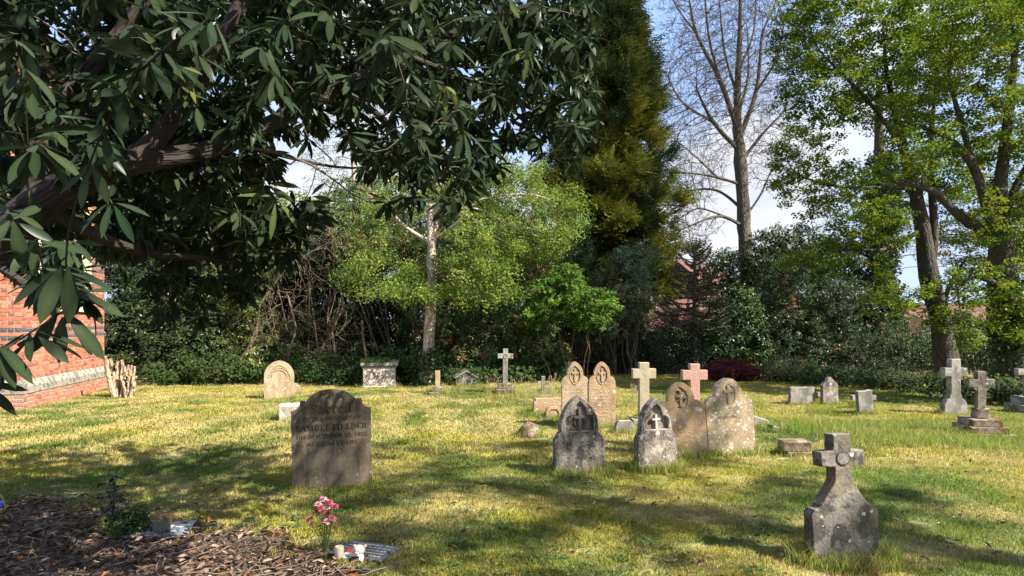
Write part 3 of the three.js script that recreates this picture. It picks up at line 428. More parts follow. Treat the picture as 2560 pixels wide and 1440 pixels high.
tree('oak_tree', 'ivy-footed oak with spreading dark limbs beside the cross at the frame edge', 'tree', {
  group: 'oaks with fresh leaves', seed: 43, step: 0.26, tip: 0.006, bark: BK.oak, split: 0.03, twigBark: BK.dark, wob: 0.45,
  trunk: [[V(at(2530, 0, 13.6).x, -0.05, -13.6), 0.30], [at(2528, 850, 13.6), 0.23], [at(2520, 720, 13.6), 0.20], [at(2505, 610, 13.6), 0.17], [at(2500, 480, 13.6), 0.13], [at(2520, 300, 13.6), 0.09], [at(2540, 100, 13.6), 0.06]],
  limbs: [[[at(2510, 640, 13.6), 0.12], [at(2470, 520, 13.6), 0.10], [at(2420, 390, 13.6), 0.08], [at(2340, 330, 13.6), 0.05], [at(2250, 300, 13.4), 0.025]], [[at(2500, 620, 13.6), 0.11], [at(2400, 540, 13.4), 0.09], [at(2320, 470, 13.2), 0.06], [at(2230, 460, 13), 0.03]], [[at(2500, 560, 13.6), 0.09], [at(2560, 430, 13.6), 0.07], [at(2640, 320, 13.6), 0.05]], [[at(2470, 520, 13.6), 0.07], [at(2400, 300, 13.6), 0.05], [at(2370, 180, 13.6), 0.03]], [[at(2520, 740, 13.6), 0.07], [at(2440, 690, 13.2), 0.04], [at(2390, 720, 13), 0.02]]],
  crown: [E(2460, 70, 170, 130, 13.6, 1.6, 620), E(2360, 220, 120, 110, 13.6, 1.4, 200), E(2500, 300, 130, 120, 13.4, 1.4, 320), E(2290, 390, 100, 70, 13.2, 1.0, 120), E(2500, 560, 90, 80, 13.2, 0.9, 110), E(2470, 700, 110, 70, 12.9, 0.8, 130), E(2540, 800, 70, 70, 12.9, 0.7, 70), E(2620, 450, 120, 250, 13.6, 1.5, 240), E(2430, 830, 60, 40, 12.9, 0.6, 30)],
  leaf: 'oak', mat: LM.soft, tints: [[0.13, 0.19, 0.014], [0.17, 0.215, 0.015], [0.10, 0.16, 0.014]], leafR: 0.013, per: 2, jit: 0.2, size: 0.72, kill: 0.32,
});
tree('oak_tree', 'tall leafy tree right of the view whose shade dapples the lawn', 'tree', {
  group: 'oaks with fresh leaves', seed: 47, step: 0.5, tip: 0.009, bark: BK.oak, wob: 0.4,
  trunk: [[V(10.6, -0.05, -0.6), 0.36], [V(10.5, 3, -0.7), 0.3], [V(10.2, 6, -1.0), 0.24], [V(9.8, 9, -1.2), 0.15], [V(9.6, 11.5, -1.4), 0.06]],
  crown: [[V(9.0, 9.6, -2.2), 3.0, 2.6, 2.8, 130], [V(11.5, 10.2, 0.8), 3.0, 2.8, 2.8, 90], [V(7.0, 8.2, -2.6), 1.9, 1.5, 1.6, 50]],
  leaf: 'oak', mat: LM.soft, tints: oakTints, leafR: 0.018, per: 1.5, jit: 0.32, size: 1.0, kill: 0.6,
});
{ // ivy-clad trunk
  const base = G(2205, 24), t = thing('ivy_covered_trunk', 'dark dead-straight trunk wrapped in ivy behind the oaks', 'tree', base), r = rng(51), b = new Buf(), spots = []; b.tube([base, V(base.x + 0.05, 3, base.z), V(base.x - 0.1, 6.5, base.z), V(base.x - 0.1, 10, base.z)], [0.3, 0.26, 0.2, 0.1], 8);
  for (let k = 0; k < 420; k++) { const h = r() * 7.4, a = r() * 6.28, R = 0.28 + 0.22 * fbm(h * 1.3, a, 2, 4); spots.push([M4(base.x + Math.cos(a) * R, h, base.z + Math.sin(a) * R, 0.5 * (r() - 0.5), Math.PI / 2 - a, 0, 0.9 + 0.6 * r()), tint(r, [0.035, 0.055, 0.02], 0.3)]); }
  part(t, 'trunk', b.geo(false, base), BK.dark); leaves(t, 'ivy', 'ivy', LM.gloss, spots, base);
}
for (const [px, d, h, n, lab] of [[2528, 13.55, 2.4, 170, 'ivy climbing the foot of the oak at the frame edge'], [1880, 27.9, 1.9, 90, 'ivy climbing the foot of the bare tree'], [1064, 16.95, 0.9, 50, 'ivy creeping round the foot of the birch']]) {
  const base = G(px, d), r = rng(px), spots = []; const t = thing('ivy', lab, 'ivy', base); for (let k = 0; k < n; k++) { const y = r() * h, a = r() * 6.28, R = 0.26 + 0.06 * r() - 0.02 * y; spots.push([M4(base.x + Math.cos(a) * R, y, base.z + Math.sin(a) * R, 0.4 * (r() - 0.5), Math.PI / 2 - a, 0, 0.6 + 0.5 * r()), tint(r, [0.05, 0.085, 0.024], 0.3)]); } leaves(t, 'foliage', 'ivy', LM.gloss, spots, base);
}
{ // monkey puzzle: stiff scaled branches in tiers
  const d = 21, base = G(1737, d), t = thing('monkey_puzzle_tree', 'young monkey puzzle tree with stiff dark scaly branches', 'tree', base), r = rng(61), w = new Buf(), b = new Buf(), H = 3.95;
  w.tube([V(base.x, -0.05, base.z), V(base.x, 1.2, base.z), V(base.x, 2.6, base.z), V(base.x, H, base.z)], [0.11, 0.085, 0.06, 0.03], 8, false, 0.4);
  const arm = (p, a, L, rise) => { const pts = []; for (let i = 0; i <= 9; i++) { const u = i / 9; pts.push(V(p.x + Math.cos(a + 0.25 * u) * L * u, p.y + rise * L * (u - 0.0) - 0.45 * L * u * (1 - u) + 0.12 * L * u * u * u, p.z + Math.sin(a + 0.25 * u) * L * u)); } w.tube(pts, pts.map((_, i) => 0.028 - 0.001 * i), 5); const cv = new THREE.CatmullRomCurve3(pts); for (let k = 0; k < L * 95; k++) { const u = r(), q = cv.getPoint(u), tg = cv.getTangent(u), n = facing(q, tg, r() * 6.28, 1).multiply(M4(0, 0, 0.02, -0.95, 0, 0)); const c = 0.7 + 0.6 * r(); b.leaf(n, 0.055, 0.03, { seg: 2, c: [c, c, c], peak: 0.35 }); } return cv; };
  for (let k = 0; k < 46; k++) { const u = k / 46, h = lerp(1.15, H - 0.1, u), a = k * 2.39996, L = lerp(1.35, 0.35, Math.pow(u, 1.3)) * (0.8 + 0.4 * r()); const cv = arm(V(base.x, h, base.z), a, L, lerp(-0.1, 0.65, u)); if (L > 0.7) for (const s of [-1, 1]) arm(cv.getPoint(0.5), a + s * 0.7, L * 0.45, 0.1); }
  part(t, 'trunk', w.geo(false, base), BK.brown); part(t, 'crown', b.geo(true, base), leafMat({ c: [0.035, 0.055, 0.022], t: 0.05, coat: 0.2 }));
}
// far trees over the shrubbery
tree('distant_birch', 'thin pale-leaved birch far behind the shrubbery with hanging twigs', 'tree', { group: 'trees behind the shrubbery', seed: 71, step: 0.5, tip: 0.01, bark: BK.birch, split: 0.06, twigBark: BK.brown, wob: 0.4, trunk: [[G(900, 36), 0.25], [at(890, 520, 36), 0.18], [at(880, 330, 36), 0.12], [at(870, 180, 36), 0.05]], crown: [E(850, 330, 90, 110, 36, 2, 170), E(920, 220, 110, 130, 36, 2, 200), E(800, 430, 60, 70, 36, 1.5, 70), E(830, 150, 100, 100, 36, 2, 150)], leaf: 'birch', mat: LM.soft, color: [0.15, 0.19, 0.06], leafR: 0.02, per: 1, jit: 0.4, size: 1.1, kill: 0.55 });
tree('distant_tree', 'yellow-green tree rounded above the shrubbery beside the sky gap', 'tree', { group: 'trees behind the shrubbery', seed: 72, step: 0.5, tip: 0.01, bark: BK.brown, trunk: [[G(770, 31), 0.25], [at(775, 620, 31), 0.16], [at(780, 540, 31), 0.08]], crown: [E(790, 540, 75, 60, 31, 1.6, 130), E(700, 560, 80, 60, 31, 1.6, 120), E(620, 540, 90, 80, 31, 1.8, 150)], leaf: 'oak', mat: LM.soft, color: [0.19, 0.22, 0.035], leafR: 0.022, per: 2, jit: 0.4, size: 1.3, kill: 0.55 });
tree('distant_tree', 'hazy pale tree seen between the two oak trunks', 'tree', { group: 'trees behind the shrubbery', seed: 73, step: 0.6, tip: 0.012, bark: BK.grey, trunk: [[G(2230, 40), 0.25], [at(2225, 650, 40), 0.18], [at(2220, 560, 40), 0.08]], crown: [E(2230, 560, 110, 80, 40, 2, 200), E(2110, 520, 90, 100, 40, 2, 170), E(2400, 620, 130, 80, 40, 2, 200)], leaf: 'oak', mat: LM.soft, color: [0.22, 0.21, 0.10], leafR: 0.02, per: 0.6, jit: 0.5, size: 1.3, kill: 0.6 });
for (const [px, py, rx, ry, d, c, lab] of [[1010, 560, 260, 130, 30, [0.10, 0.14, 0.035], 'broad green tree behind the rhododendron bank at the left of the birch'], [400, 480, 220, 170, 29, [0.09, 0.125, 0.03], 'tall green tree behind the church corner'], [1960, 660, 90, 75, 33, [0.085, 0.12, 0.03], 'green tree behind the bare tree trunk'], [2480, 560, 150, 140, 30, [0.12, 0.15, 0.04], 'green tree behind the oaks at the frame edge']])
  tree('background_tree', lab, 'tree', { group: 'trees behind the shrubbery', seed: px, step: 0.5, tip: 0.01, bark: BK.dark, trunk: [[G(px, d), 0.25], [at(px, py + ry * 0.6, d), 0.18], [at(px, py, d), 0.08]], crown: [E(px, py, rx, ry, d, 2.2, Math.round(rx * ry / 55))], leaf: 'oak', mat: LM.soft, color: c, leafR: 0.022, per: 2, jit: 0.4, size: 1.3, kill: 0.5, shell: 0.7 });

// ---------- shrubs round the lawn ----------
const B = (px, py, rx, ry, d, rz) => [at(px, py, d), rx * d / FOC, ry * d / FOC, rz];
const dg = [0.048, 0.075, 0.022], mg = [0.075, 0.115, 0.028], lg = [0.12, 0.165, 0.035];
const low = (pxs, py, rx, ry, d, rz) => pxs.map((px, k) => [px, py + (k % 2) * 8, rx, ry, d + (k % 3) * 0.3, rz]);
const shrubs = [
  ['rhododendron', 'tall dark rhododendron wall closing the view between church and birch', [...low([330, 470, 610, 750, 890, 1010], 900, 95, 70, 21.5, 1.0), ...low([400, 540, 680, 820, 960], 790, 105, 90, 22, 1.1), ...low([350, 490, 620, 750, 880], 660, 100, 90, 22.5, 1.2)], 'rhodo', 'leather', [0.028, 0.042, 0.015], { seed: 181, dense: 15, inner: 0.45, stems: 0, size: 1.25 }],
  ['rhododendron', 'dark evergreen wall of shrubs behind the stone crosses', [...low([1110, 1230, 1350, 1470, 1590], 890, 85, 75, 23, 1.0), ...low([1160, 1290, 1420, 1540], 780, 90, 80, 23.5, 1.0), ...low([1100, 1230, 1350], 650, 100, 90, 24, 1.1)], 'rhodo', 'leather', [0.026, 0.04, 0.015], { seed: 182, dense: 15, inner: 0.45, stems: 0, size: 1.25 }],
  ['laurel_bush', 'long dark laurel wall behind the far lawn and the bare tree', [...low([1700, 1800, 1910, 2020, 2130, 2240], 880, 80, 60, 25, 1.0), ...low([1850, 1960, 2070, 2170], 800, 80, 65, 25.5, 1.0)], 'laurel', 'gloss', [0.028, 0.043, 0.016], { seed: 183, dense: 12, inner: 0.4, stems: 0, size: 1.2 }],
  ['laurel_bush', 'dark laurel wall far behind the oak trunks at the frame edge', [...low([2330, 2440, 2550, 2660], 890, 85, 60, 22, 1.0), ...low([2380, 2600], 820, 60, 45, 23, 0.9)], 'laurel', 'gloss', [0.03, 0.045, 0.016], { seed: 184, dense: 7, stems: 2, size: 1.2, gap: 0.36 }],
  ['rhododendron', 'leafy rhododendron foot filling the shade left of the birch trunk', [...low([600, 700, 800, 900, 990], 905, 70, 50, 19.3, 0.7)], 'rhodo', 'leather', [0.05, 0.078, 0.024], { seed: 185, dense: 10, stems: 3, gap: 0.36 }],
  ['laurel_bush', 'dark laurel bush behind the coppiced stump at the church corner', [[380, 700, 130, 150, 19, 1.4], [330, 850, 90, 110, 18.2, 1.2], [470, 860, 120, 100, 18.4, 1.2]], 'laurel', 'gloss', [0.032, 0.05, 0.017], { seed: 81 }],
  ['rhododendron', 'rhododendron with straggling brown stems behind the pointed headstone', [[680, 720, 110, 150, 18.6, 1.3], [560, 680, 110, 140, 19.5, 1.3], [640, 880, 100, 70, 18, 1.0], [800, 600, 110, 110, 19.8, 1.4]], 'rhodo', 'leather', [0.07, 0.10, 0.028], { seed: 82, gap: 0.40, color2: [0.17, 0.16, 0.05], alt: 0.16 }],
  ['rhododendron', 'dense rhododendron bank behind the birch crown', [[1060, 640, 150, 150, 20.5, 1.5], [1230, 560, 150, 150, 20.5, 1.6], [1380, 640, 110, 130, 20, 1.4], [900, 560, 110, 110, 21, 1.4], [1130, 800, 130, 90, 20, 1.2]], 'rhodo', 'leather', [0.068, 0.10, 0.03], { seed: 83, color2: [0.22, 0.13, 0.055], alt: 0.1 }],
  ['rhododendron', 'rhododendron with brown seed heads right of the birch trunk', [[1270, 800, 120, 110, 18.8, 1.1], [1200, 880, 90, 60, 18, 0.8], [1330, 880, 80, 60, 18.2, 0.8]], 'rhodo', 'leather', [0.055, 0.088, 0.026], { seed: 84, color2: [0.24, 0.14, 0.06], alt: 0.13 }],
  ['rhododendron', 'blue-green rhododendron between the bright maple and the tiled roof', [[1560, 720, 80, 90, 19.6, 1.1], [1500, 800, 70, 70, 19.4, 1.0], [1590, 650, 60, 40, 20, 0.9]], 'rhodo', 'leather', [0.085, 0.115, 0.055], { seed: 85, color2: [0.24, 0.15, 0.07], alt: 0.1 }],
  ['holly_bush', 'black-green holly bank behind the twin headstones', [[1480, 880, 100, 70, 20.6, 1.0], [1600, 870, 90, 70, 20.8, 1.0], [1690, 880, 70, 60, 20.8, 0.9], [1400, 870, 70, 70, 20.4, 0.9]], 'holly', 'gloss', [0.03, 0.042, 0.018], { seed: 86 }],
  ['laurel_bush', 'glossy laurel between the pink cross and the bare tree trunk', [[1830, 800, 80, 80, 22, 1.2], [1790, 860, 60, 50, 21.2, 0.9], [1870, 880, 60, 50, 21.4, 0.9]], 'laurel', 'gloss', [0.045, 0.072, 0.024], { seed: 87 }],
  ['rhododendron', 'big dark rhododendron behind the square grey headstone', [[1990, 740, 110, 120, 22.5, 1.5], [2090, 800, 110, 110, 22, 1.4], [1960, 860, 90, 80, 21.5, 1.1], [2060, 900, 110, 50, 20.5, 1.0]], 'rhodo', 'leather', [0.032, 0.05, 0.018], { seed: 88, color2: [0.2, 0.12, 0.06], alt: 0.06 }],
  ['laurel_bush', 'tall laurel behind the bare tree with the tiled roof beyond', [[1930, 650, 80, 75, 25, 1.2], [2010, 640, 85, 75, 25, 1.2], [2100, 660, 85, 70, 25.4, 1.2], [1820, 690, 70, 60, 26.5, 1.1], [2040, 740, 120, 60, 25, 1.2], [1900, 740, 90, 60, 25, 1.2]], 'laurel', 'gloss', [0.036, 0.056, 0.018], { seed: 89 }],
  ['shrub', 'loose grey-green shrub beneath the oak trunk', [[2250, 880, 100, 70, 19.5, 1.2], [2180, 930, 70, 40, 18, 0.8]], 'holly', 'leather', [0.06, 0.085, 0.035], { seed: 90, gap: 0.36 }],
  ['shrub', 'dark undergrowth bush between the oak and the frame edge', [[2450, 880, 100, 80, 17.5, 1.1], [2560, 900, 90, 90, 17, 1.1]], 'holly', 'leather', [0.05, 0.075, 0.03], { seed: 91, gap: 0.34 }],
  ['bramble_bank', 'low bramble and ivy bank along the lawn edge left of the chest tomb', [[440, 930, 90, 35, 17.2, 0.7], [560, 925, 90, 40, 17.2, 0.7], [680, 925, 90, 42, 17.4, 0.7], [800, 925, 90, 45, 17.4, 0.7], [870, 935, 60, 30, 17, 0.5]], 'bramble', 'soft', [0.052, 0.088, 0.024], { seed: 92, dense: 13 }],
  ['bramble_bank', 'low green ivy bank between the chest tomb and the stone cross', [[1030, 925, 60, 40, 17.6, 0.6], [1130, 930, 70, 40, 17.8, 0.6], [1220, 935, 70, 35, 17.4, 0.6], [1310, 935, 70, 40, 17.6, 0.7], [1390, 925, 60, 45, 18, 0.7]], 'bramble', 'soft', [0.06, 0.105, 0.028], { seed: 93, dense: 13 }],
  ['bramble_bank', 'leafy undergrowth bank behind the pointed grey headstone', [[2060, 945, 90, 28, 17, 0.8], [2190, 955, 90, 30, 16.2, 0.8], [2300, 965, 80, 35, 15.5, 0.7], [1960, 940, 60, 22, 18, 0.6]], 'bramble', 'soft', [0.05, 0.08, 0.028], { seed: 94, dense: 13 }],
  ['bramble_bank', 'straggling undergrowth behind the stepped cross', [[2420, 985, 70, 35, 13.6, 0.6], [2500, 985, 60, 40, 13, 0.5]], 'bramble', 'soft', [0.07, 0.10, 0.035], { seed: 95, dense: 12 }],
  ['variegated_shrub', 'small pale variegated shrub beside the red maple', [[1945, 925, 45, 30, 17.5, 0.4], [2010, 925, 40, 28, 17.4, 0.4]], 'holly', 'soft', [0.13, 0.16, 0.07], { seed: 96, color2: [0.30, 0.15, 0.05], alt: 0.06, dense: 16, size: 0.7 }],
];
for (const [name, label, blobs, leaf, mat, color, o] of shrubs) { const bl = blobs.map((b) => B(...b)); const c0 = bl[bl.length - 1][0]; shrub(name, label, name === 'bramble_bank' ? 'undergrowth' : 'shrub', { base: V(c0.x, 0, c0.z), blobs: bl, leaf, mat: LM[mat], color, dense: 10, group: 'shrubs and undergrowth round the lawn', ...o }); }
shrub('acer', 'small maple bush with vivid green leaves behind the twin headstones', 'shrub', { seed: 101, base: G(1420, 17.4), blobs: [B(1400, 740, 90, 55, 17.2, 0.9), B(1480, 760, 60, 45, 17, 0.7), B(1350, 780, 50, 35, 17.2, 0.6), B(1420, 690, 50, 30, 17.4, 0.6), B(1470, 800, 45, 22, 16.8, 0.5)], leaf: 'acer', mat: LM.soft, color: [0.085, 0.165, 0.022], vary: 0.35, dense: 19, size: 0.8, outward: 0.25, inner: 0.2, stems: 1, stemR: 0.02 });
shrub('red_maple', 'low domed dark red maple at the edge of the far lawn', 'shrub', { seed: 102, base: G(1828, 18), blobs: [B(1828, 922, 56, 24, 18, 0.55), B(1800, 930, 34, 20, 17.8, 0.4), B(1865, 932, 30, 18, 17.8, 0.35)], leaf: 'redmaple', mat: LM.soft, color: [0.115, 0.027, 0.032], dense: 40, size: 1.0, outward: 0.9, stemR: 0.015 });
{ // tangle of bare brown stems in the straggling rhododendron
  const base = G(780, 18.2), t = thing('stem_tangle', 'tangle of bare brown climbing stems hanging in the rhododendron', 'stems', base), r = rng(111), b = new Buf();
  for (let k = 0; k < 230; k++) { const px = 640 + r() * 250, py = 560 + r() * 330, d = 17.5 + r() * 1.3, p = at(px, py, d), pts = [p]; let a = V(r() - 0.5, r() - 0.7, (r() - 0.5) * 0.5).normalize(); const n = 6 + Math.floor(r() * 6); for (let i = 0; i < n; i++) { a.add(V((r() - 0.5) * 0.9, (r() - 0.5) * 0.9 - 0.08, (r() - 0.5) * 0.4)).normalize(); pts.push(pts[i].clone().addScaledVector(a, 0.12)); } const w = 0.006 + 0.012 * r() * r(); b.tube(pts, pts.map((_, i) => w * (1 - 0.6 * i / n)), 4); }
  for (const [q, w] of [[[[905, 800], [908, 850], [915, 890], [925, 915]], 0.035], [[[600, 900], [640, 840], [650, 760], [700, 690]], 0.035], [[[840, 900], [830, 830], [860, 760], [840, 680]], 0.035], [[[720, 900], [740, 820], [720, 740]], 0.03], [[[875, 800], [850, 830], [820, 850], [790, 900]], 0.03], [[[625, 910], [628, 850], [650, 800]], 0.03]]) b.tube(q.map((x) => at(x[0], x[1], 17.4)), q.map((_, i) => w * (1 - 0.15 * i)), 6, false, 0.4);
  part(t, 'stem', b.geo(false, base), barkMat([0.12, 0.08, 0.052], [0.19, 0.13, 0.085], [0.10, 0.08, 0.055], 361)).userData.kind = 'stuff';
}
// ---------- coppiced stump at the church corner ----------
{
  const base = G(302, 14.4), t = thing('coppiced_stump', 'pale coppiced stump of upright sawn stems beside the church corner', 'stump', base), r = rng(121), pale = BK.pale;
  const S = [[262, 890, 285, 1000], [276, 896, 290, 1000], [292, 902, 293, 1003], [299, 905, 296, 1003], [306, 900, 305, 1000], [312, 915, 309, 1002], [321, 912, 311, 1003], [329, 913, 318, 1004], [336, 916, 325, 1004], [316, 935, 300, 1003], [270, 925, 286, 1000], [340, 940, 331, 1003], [284, 930, 289, 1003], [303, 940, 318, 1004], [333, 935, 328, 1003], [326, 925, 322, 1003]];
  for (const [x1, y1, x0, y0] of S) { const b = new Buf(), d = 14.4 + (r() - 0.5) * 0.35, A = at(x0, y0, d), Z = at(x1, y1, d), pts = []; A.y = -0.04; const w = 0.028 + 0.02 * r(); for (let i = 0; i <= 7; i++) { const u = i / 7; pts.push(A.clone().lerp(Z, u).add(V((r() - 0.5) * 0.03, 0, (r() - 0.5) * 0.03))); } b.tube(pts, pts.map((_, i) => w * (1.15 - 0.05 * i)), 7, true, 0.4); for (let k = 0; k < 2; k++) { const p = pts[2 + Math.floor(r() * 4)], q = p.clone().add(V((r() - 0.4) * 0.16, 0.05 + r() * 0.09, (r() - 0.2) * 0.12)); b.tube([p, q], [w * 0.6, w * 0.4], 5, true); } part(t, 'stem', b.geo(false, base), pale); }
  const sp = new Buf(), lv = new Buf(); for (const [x, y, x2, y2] of [[282, 900, 275, 885], [290, 900, 305, 882], [305, 905, 336, 879], [312, 908, 340, 893], [335, 950, 385, 938], [340, 955, 362, 947], [345, 980, 372, 970]]) { const A = at(x, y, 14.3), Z = at(x2, y2, 14.2), M = A.clone().lerp(Z, 0.5); M.y += 0.03; sp.tube([A, M, Z], [0.008, 0.006, 0.003], 4); for (let k = 0; k < 9; k++) lv.leaf(M4(...A.clone().lerp(Z, 0.3 + 0.75 * r()).add(sph(r).multiplyScalar(0.03)).toArray(), r() - 0.3, r() * 6.28, r() - 0.5), 0.045, 0.03, { c: [0.9 + 0.3 * r(), 1, 0.9] }); }
  part(t, 'shoot', sp.geo(false, base), BK.brown); part(t, 'shoot_leaves', lv.geo(true, base), leafMat({ c: [0.2, 0.2, 0.06] })).userData.kind = 'stuff';
}
// ---------- gravestones ----------
const font = await new FontLoader().loadAsync('fonts/droid/droid_serif_bold.typeface.json');
function stoneMat(seed, o) {                                   // weathered stone: grain, algae stains, lichen discs, moss
  const r = rng(seed), spots = []; for (let k = 0; k < (o.lichen || 0); k++) { const u = r(), v = r(); if (o.lichenBias && r() < o.lichenBias * u) continue; spots.push([u, v, (0.006 + 0.016 * r() * r()) * (o.lichenSize || 1)]); }
  const N = 320, cell = {}; spots.forEach((s) => { for (let i = -1; i <= 1; i++) for (let j = -1; j <= 1; j++) (cell[(Math.floor(s[0] * 20) + i) + ',' + (Math.floor(s[1] * 20) + j)] ||= []).push(s); });
  const col = (u, v) => {
    const n = tfbm(u, v, 7, 5, seed), f = tfbm(u, v, 60, 3, seed + 3), st = tfbm(u, v * 0.22, 16, 4, seed + 7), pt = tfbm(u, v, 4, 5, seed + 11);
    let c = mix3(o.a, o.b, sst(0.3, 0.7, n)); const g = 0.8 + 0.4 * f; c = [c[0] * g, c[1] * g, c[2] * g];
    if (o.dark) c = mix3(c, o.darkC || [0.035, 0.032, 0.032], o.dark * sst(0.40, 0.62, pt * 0.45 + st * 0.25 + f * 0.3));
    if (o.streak) c = mix3(c, o.streakC || [0.05, 0.042, 0.034], o.streak * sst(0.52, 0.66, st));
    if (o.pale) c = mix3(c, [0.46, 0.42, 0.36], o.pale * sst(0.56, 0.66, tfbm(u, v, 11, 4, seed + 15)));
    if (o.moss) c = mix3(c, o.mossC || [0.10, 0.055, 0.014], o.moss * sst(0.36, 0.52, tfbm(u, v, 9, 4, seed + 19)));
    const L = cell[Math.floor(u * 20) + ',' + Math.floor(v * 20)]; if (L) for (const s of L) { const d = Math.hypot(u - s[0], v - s[1]) / s[2] + 0.5 * (f - 0.5); if (d < 1) c = mix3(c, [0.58, 0.55, 0.47], d < 0.45 && s[2] > 0.01 ? 0.55 : 0.85); }
    return c;
  };
  const map = tex(N, N, col), bump = tex(N, N, (u, v) => { const n = 0.5 * tfbm(u, v, 14, 4, seed + 31) + 0.5 * tfbm(u, v, 70, 2, seed + 33); return [n, n, n]; }, false);
  for (const t of [map, bump]) t.offset.set(0.5, 0.02);
  return new THREE.MeshStandardMaterial({ map, bumpMap: bump, bumpScale: (o.bump ?? 0.012) * 0.45, roughness: 0.95 });
}
const ST = {
  slate: stoneMat(501, { a: [0.165, 0.132, 0.085], b: [0.125, 0.097, 0.064], streak: 0.55, streakC: [0.05, 0.038, 0.028], lichen: 40, lichenSize: 0.4, bump: 0.006 }),
  sand: stoneMat(511, { a: [0.42, 0.315, 0.195], b: [0.34, 0.24, 0.14], streak: 0.4, streakC: [0.20, 0.14, 0.085], lichen: 26, bump: 0.012 }),
  sand2: stoneMat(521, { a: [0.36, 0.27, 0.165], b: [0.30, 0.215, 0.125], streak: 0.2, lichen: 420, lichenBias: 0.7, bump: 0.012 }),
  sand3: stoneMat(531, { a: [0.42, 0.28, 0.15], b: [0.33, 0.215, 0.115], dark: 0.3, darkC: [0.14, 0.09, 0.05], lichen: 34, lichenSize: 1.3, pale: 0.25, bump: 0.016 }),
  black: stoneMat(541, { a: [0.18, 0.155, 0.12], b: [0.12, 0.092, 0.07], dark: 0.95, darkC: [0.028, 0.026, 0.029], lichen: 14, streak: 0.5, streakC: [0.03, 0.028, 0.03], pale: 0.2, bump: 0.022 }),
  black2: stoneMat(551, { a: [0.27, 0.22, 0.17], b: [0.19, 0.15, 0.12], dark: 0.9, darkC: [0.045, 0.04, 0.044], lichen: 34, lichenSize: 1.3, streak: 0.35, pale: 0.5, bump: 0.018 }),
  grey: stoneMat(561, { a: [0.30, 0.275, 0.23], b: [0.23, 0.205, 0.17], dark: 0.5, streak: 0.4, streakC: [0.10, 0.09, 0.075], lichen: 10, pale: 0.35 }),
  buff: stoneMat(571, { a: [0.40, 0.345, 0.23], b: [0.36, 0.30, 0.19], streak: 0.1, lichen: 10, bump: 0.005 }),
  white: stoneMat(581, { a: [0.60, 0.54, 0.45], b: [0.50, 0.43, 0.34], dark: 0.6, darkC: [0.20, 0.15, 0.11], pale: 0.4, bump: 0.03 }),
  mossy: stoneMat(591, { a: [0.27, 0.22, 0.16], b: [0.20, 0.155, 0.11], dark: 0.45, moss: 0.95, bump: 0.02 }),
  cross: stoneMat(601, { a: [0.20, 0.172, 0.118], b: [0.145, 0.115, 0.08], dark: 0.92, darkC: [0.04, 0.036, 0.037], lichen: 30, lichenSize: 0.8, streak: 0.3, pale: 0.25, moss: 0.12, mossC: [0.09, 0.08, 0.03], bump: 0.016 }),
};
ST.pink = new THREE.MeshStandardMaterial({ map: tex(256, 256, (u, v) => { const f = vn(u * 128, v * 128, 7), g = vn(u * 90, v * 90, 9); return mix3(mix3([0.43, 0.235, 0.185], [0.31, 0.15, 0.12], sst(0.5, 0.8, f)), [0.50, 0.39, 0.34], sst(0.68, 0.85, g)); }), roughness: 0.55 });
// outlines: points from bottom left, anticlockwise, y up
const P2 = (a) => a.map((q) => new THREE.Vector2(q[0], q[1]));
const arcPts = (cx, cy, rx, ry, a0, a1, n) => Array.from({ length: n + 1 }, (_, k) => { const a = lerp(a0, a1, k / n); return [cx + Math.cos(a) * rx, cy + Math.sin(a) * ry]; });
const gothic = (x, y, w, h, n = 10) => { const R = (w * w / 4 + h * h) / w, a = Math.asin(clamp(h / R)); return [...arcPts(x + w / 2 - R, y, R, R, 0, a, n), ...arcPts(x - w / 2 + R, y, R, R, Math.PI - a, Math.PI, n).slice(1)]; };  // pointed arch, right foot to left foot
const O = {
  shoulderedRound: (w, h) => [[-w / 2, 0], [w / 2, 0], [w / 2, h * 0.80], ...arcPts(w * 0.5, h * 0.895, w * 0.115, h * 0.095, -Math.PI / 2, -Math.PI, 6), [w * 0.335, h * 0.895], ...arcPts(0, h * 0.80, w * 0.355, h * 0.2, 0.42, Math.PI - 0.42, 20), [-w * 0.335, h * 0.895], [-w * 0.385, h * 0.895], ...arcPts(-w * 0.5, h * 0.895, w * 0.115, h * 0.095, 0, -Math.PI / 2, 6)],
  pointed: (w, h) => [[-w / 2, 0], [w / 2, 0], ...gothic(0, h * 0.62, w, h * 0.38)],
  trefoil: (w, h, k = 0.56, s = 0.80) => [[-w / 2, 0], [w / 2, 0], ...arcPts(w * 0.26, h * (s - 0.12), w * 0.24, h * 0.12, 0, Math.PI * 0.47, 8), [w * k / 2, h * (s + 0.005)], ...gothic(0, h * (s + 0.02), w * k, h * (0.98 - s)), [-w * k / 2, h * (s + 0.005)], ...arcPts(-w * 0.26, h * (s - 0.12), w * 0.24, h * 0.12, Math.PI * 0.53, Math.PI, 8)],
  lancetBlock: (w, h) => [[-w / 2, 0], [w / 2, 0], [w / 2, h * 0.46], [w * 0.385, h * 0.565], ...gothic(0, h * 0.60, w * 0.77, h * 0.40), [-w * 0.385, h * 0.565], [-w / 2, h * 0.46]],
  gable: (w, h) => [[-w / 2, 0], [w / 2, 0], [w / 2, h * 0.70], [0, h], [-w / 2, h * 0.70]],
  block: (w, h) => [[-w / 2, 0], [w / 2, 0], [w / 2, h], [-w / 2, h]],
};
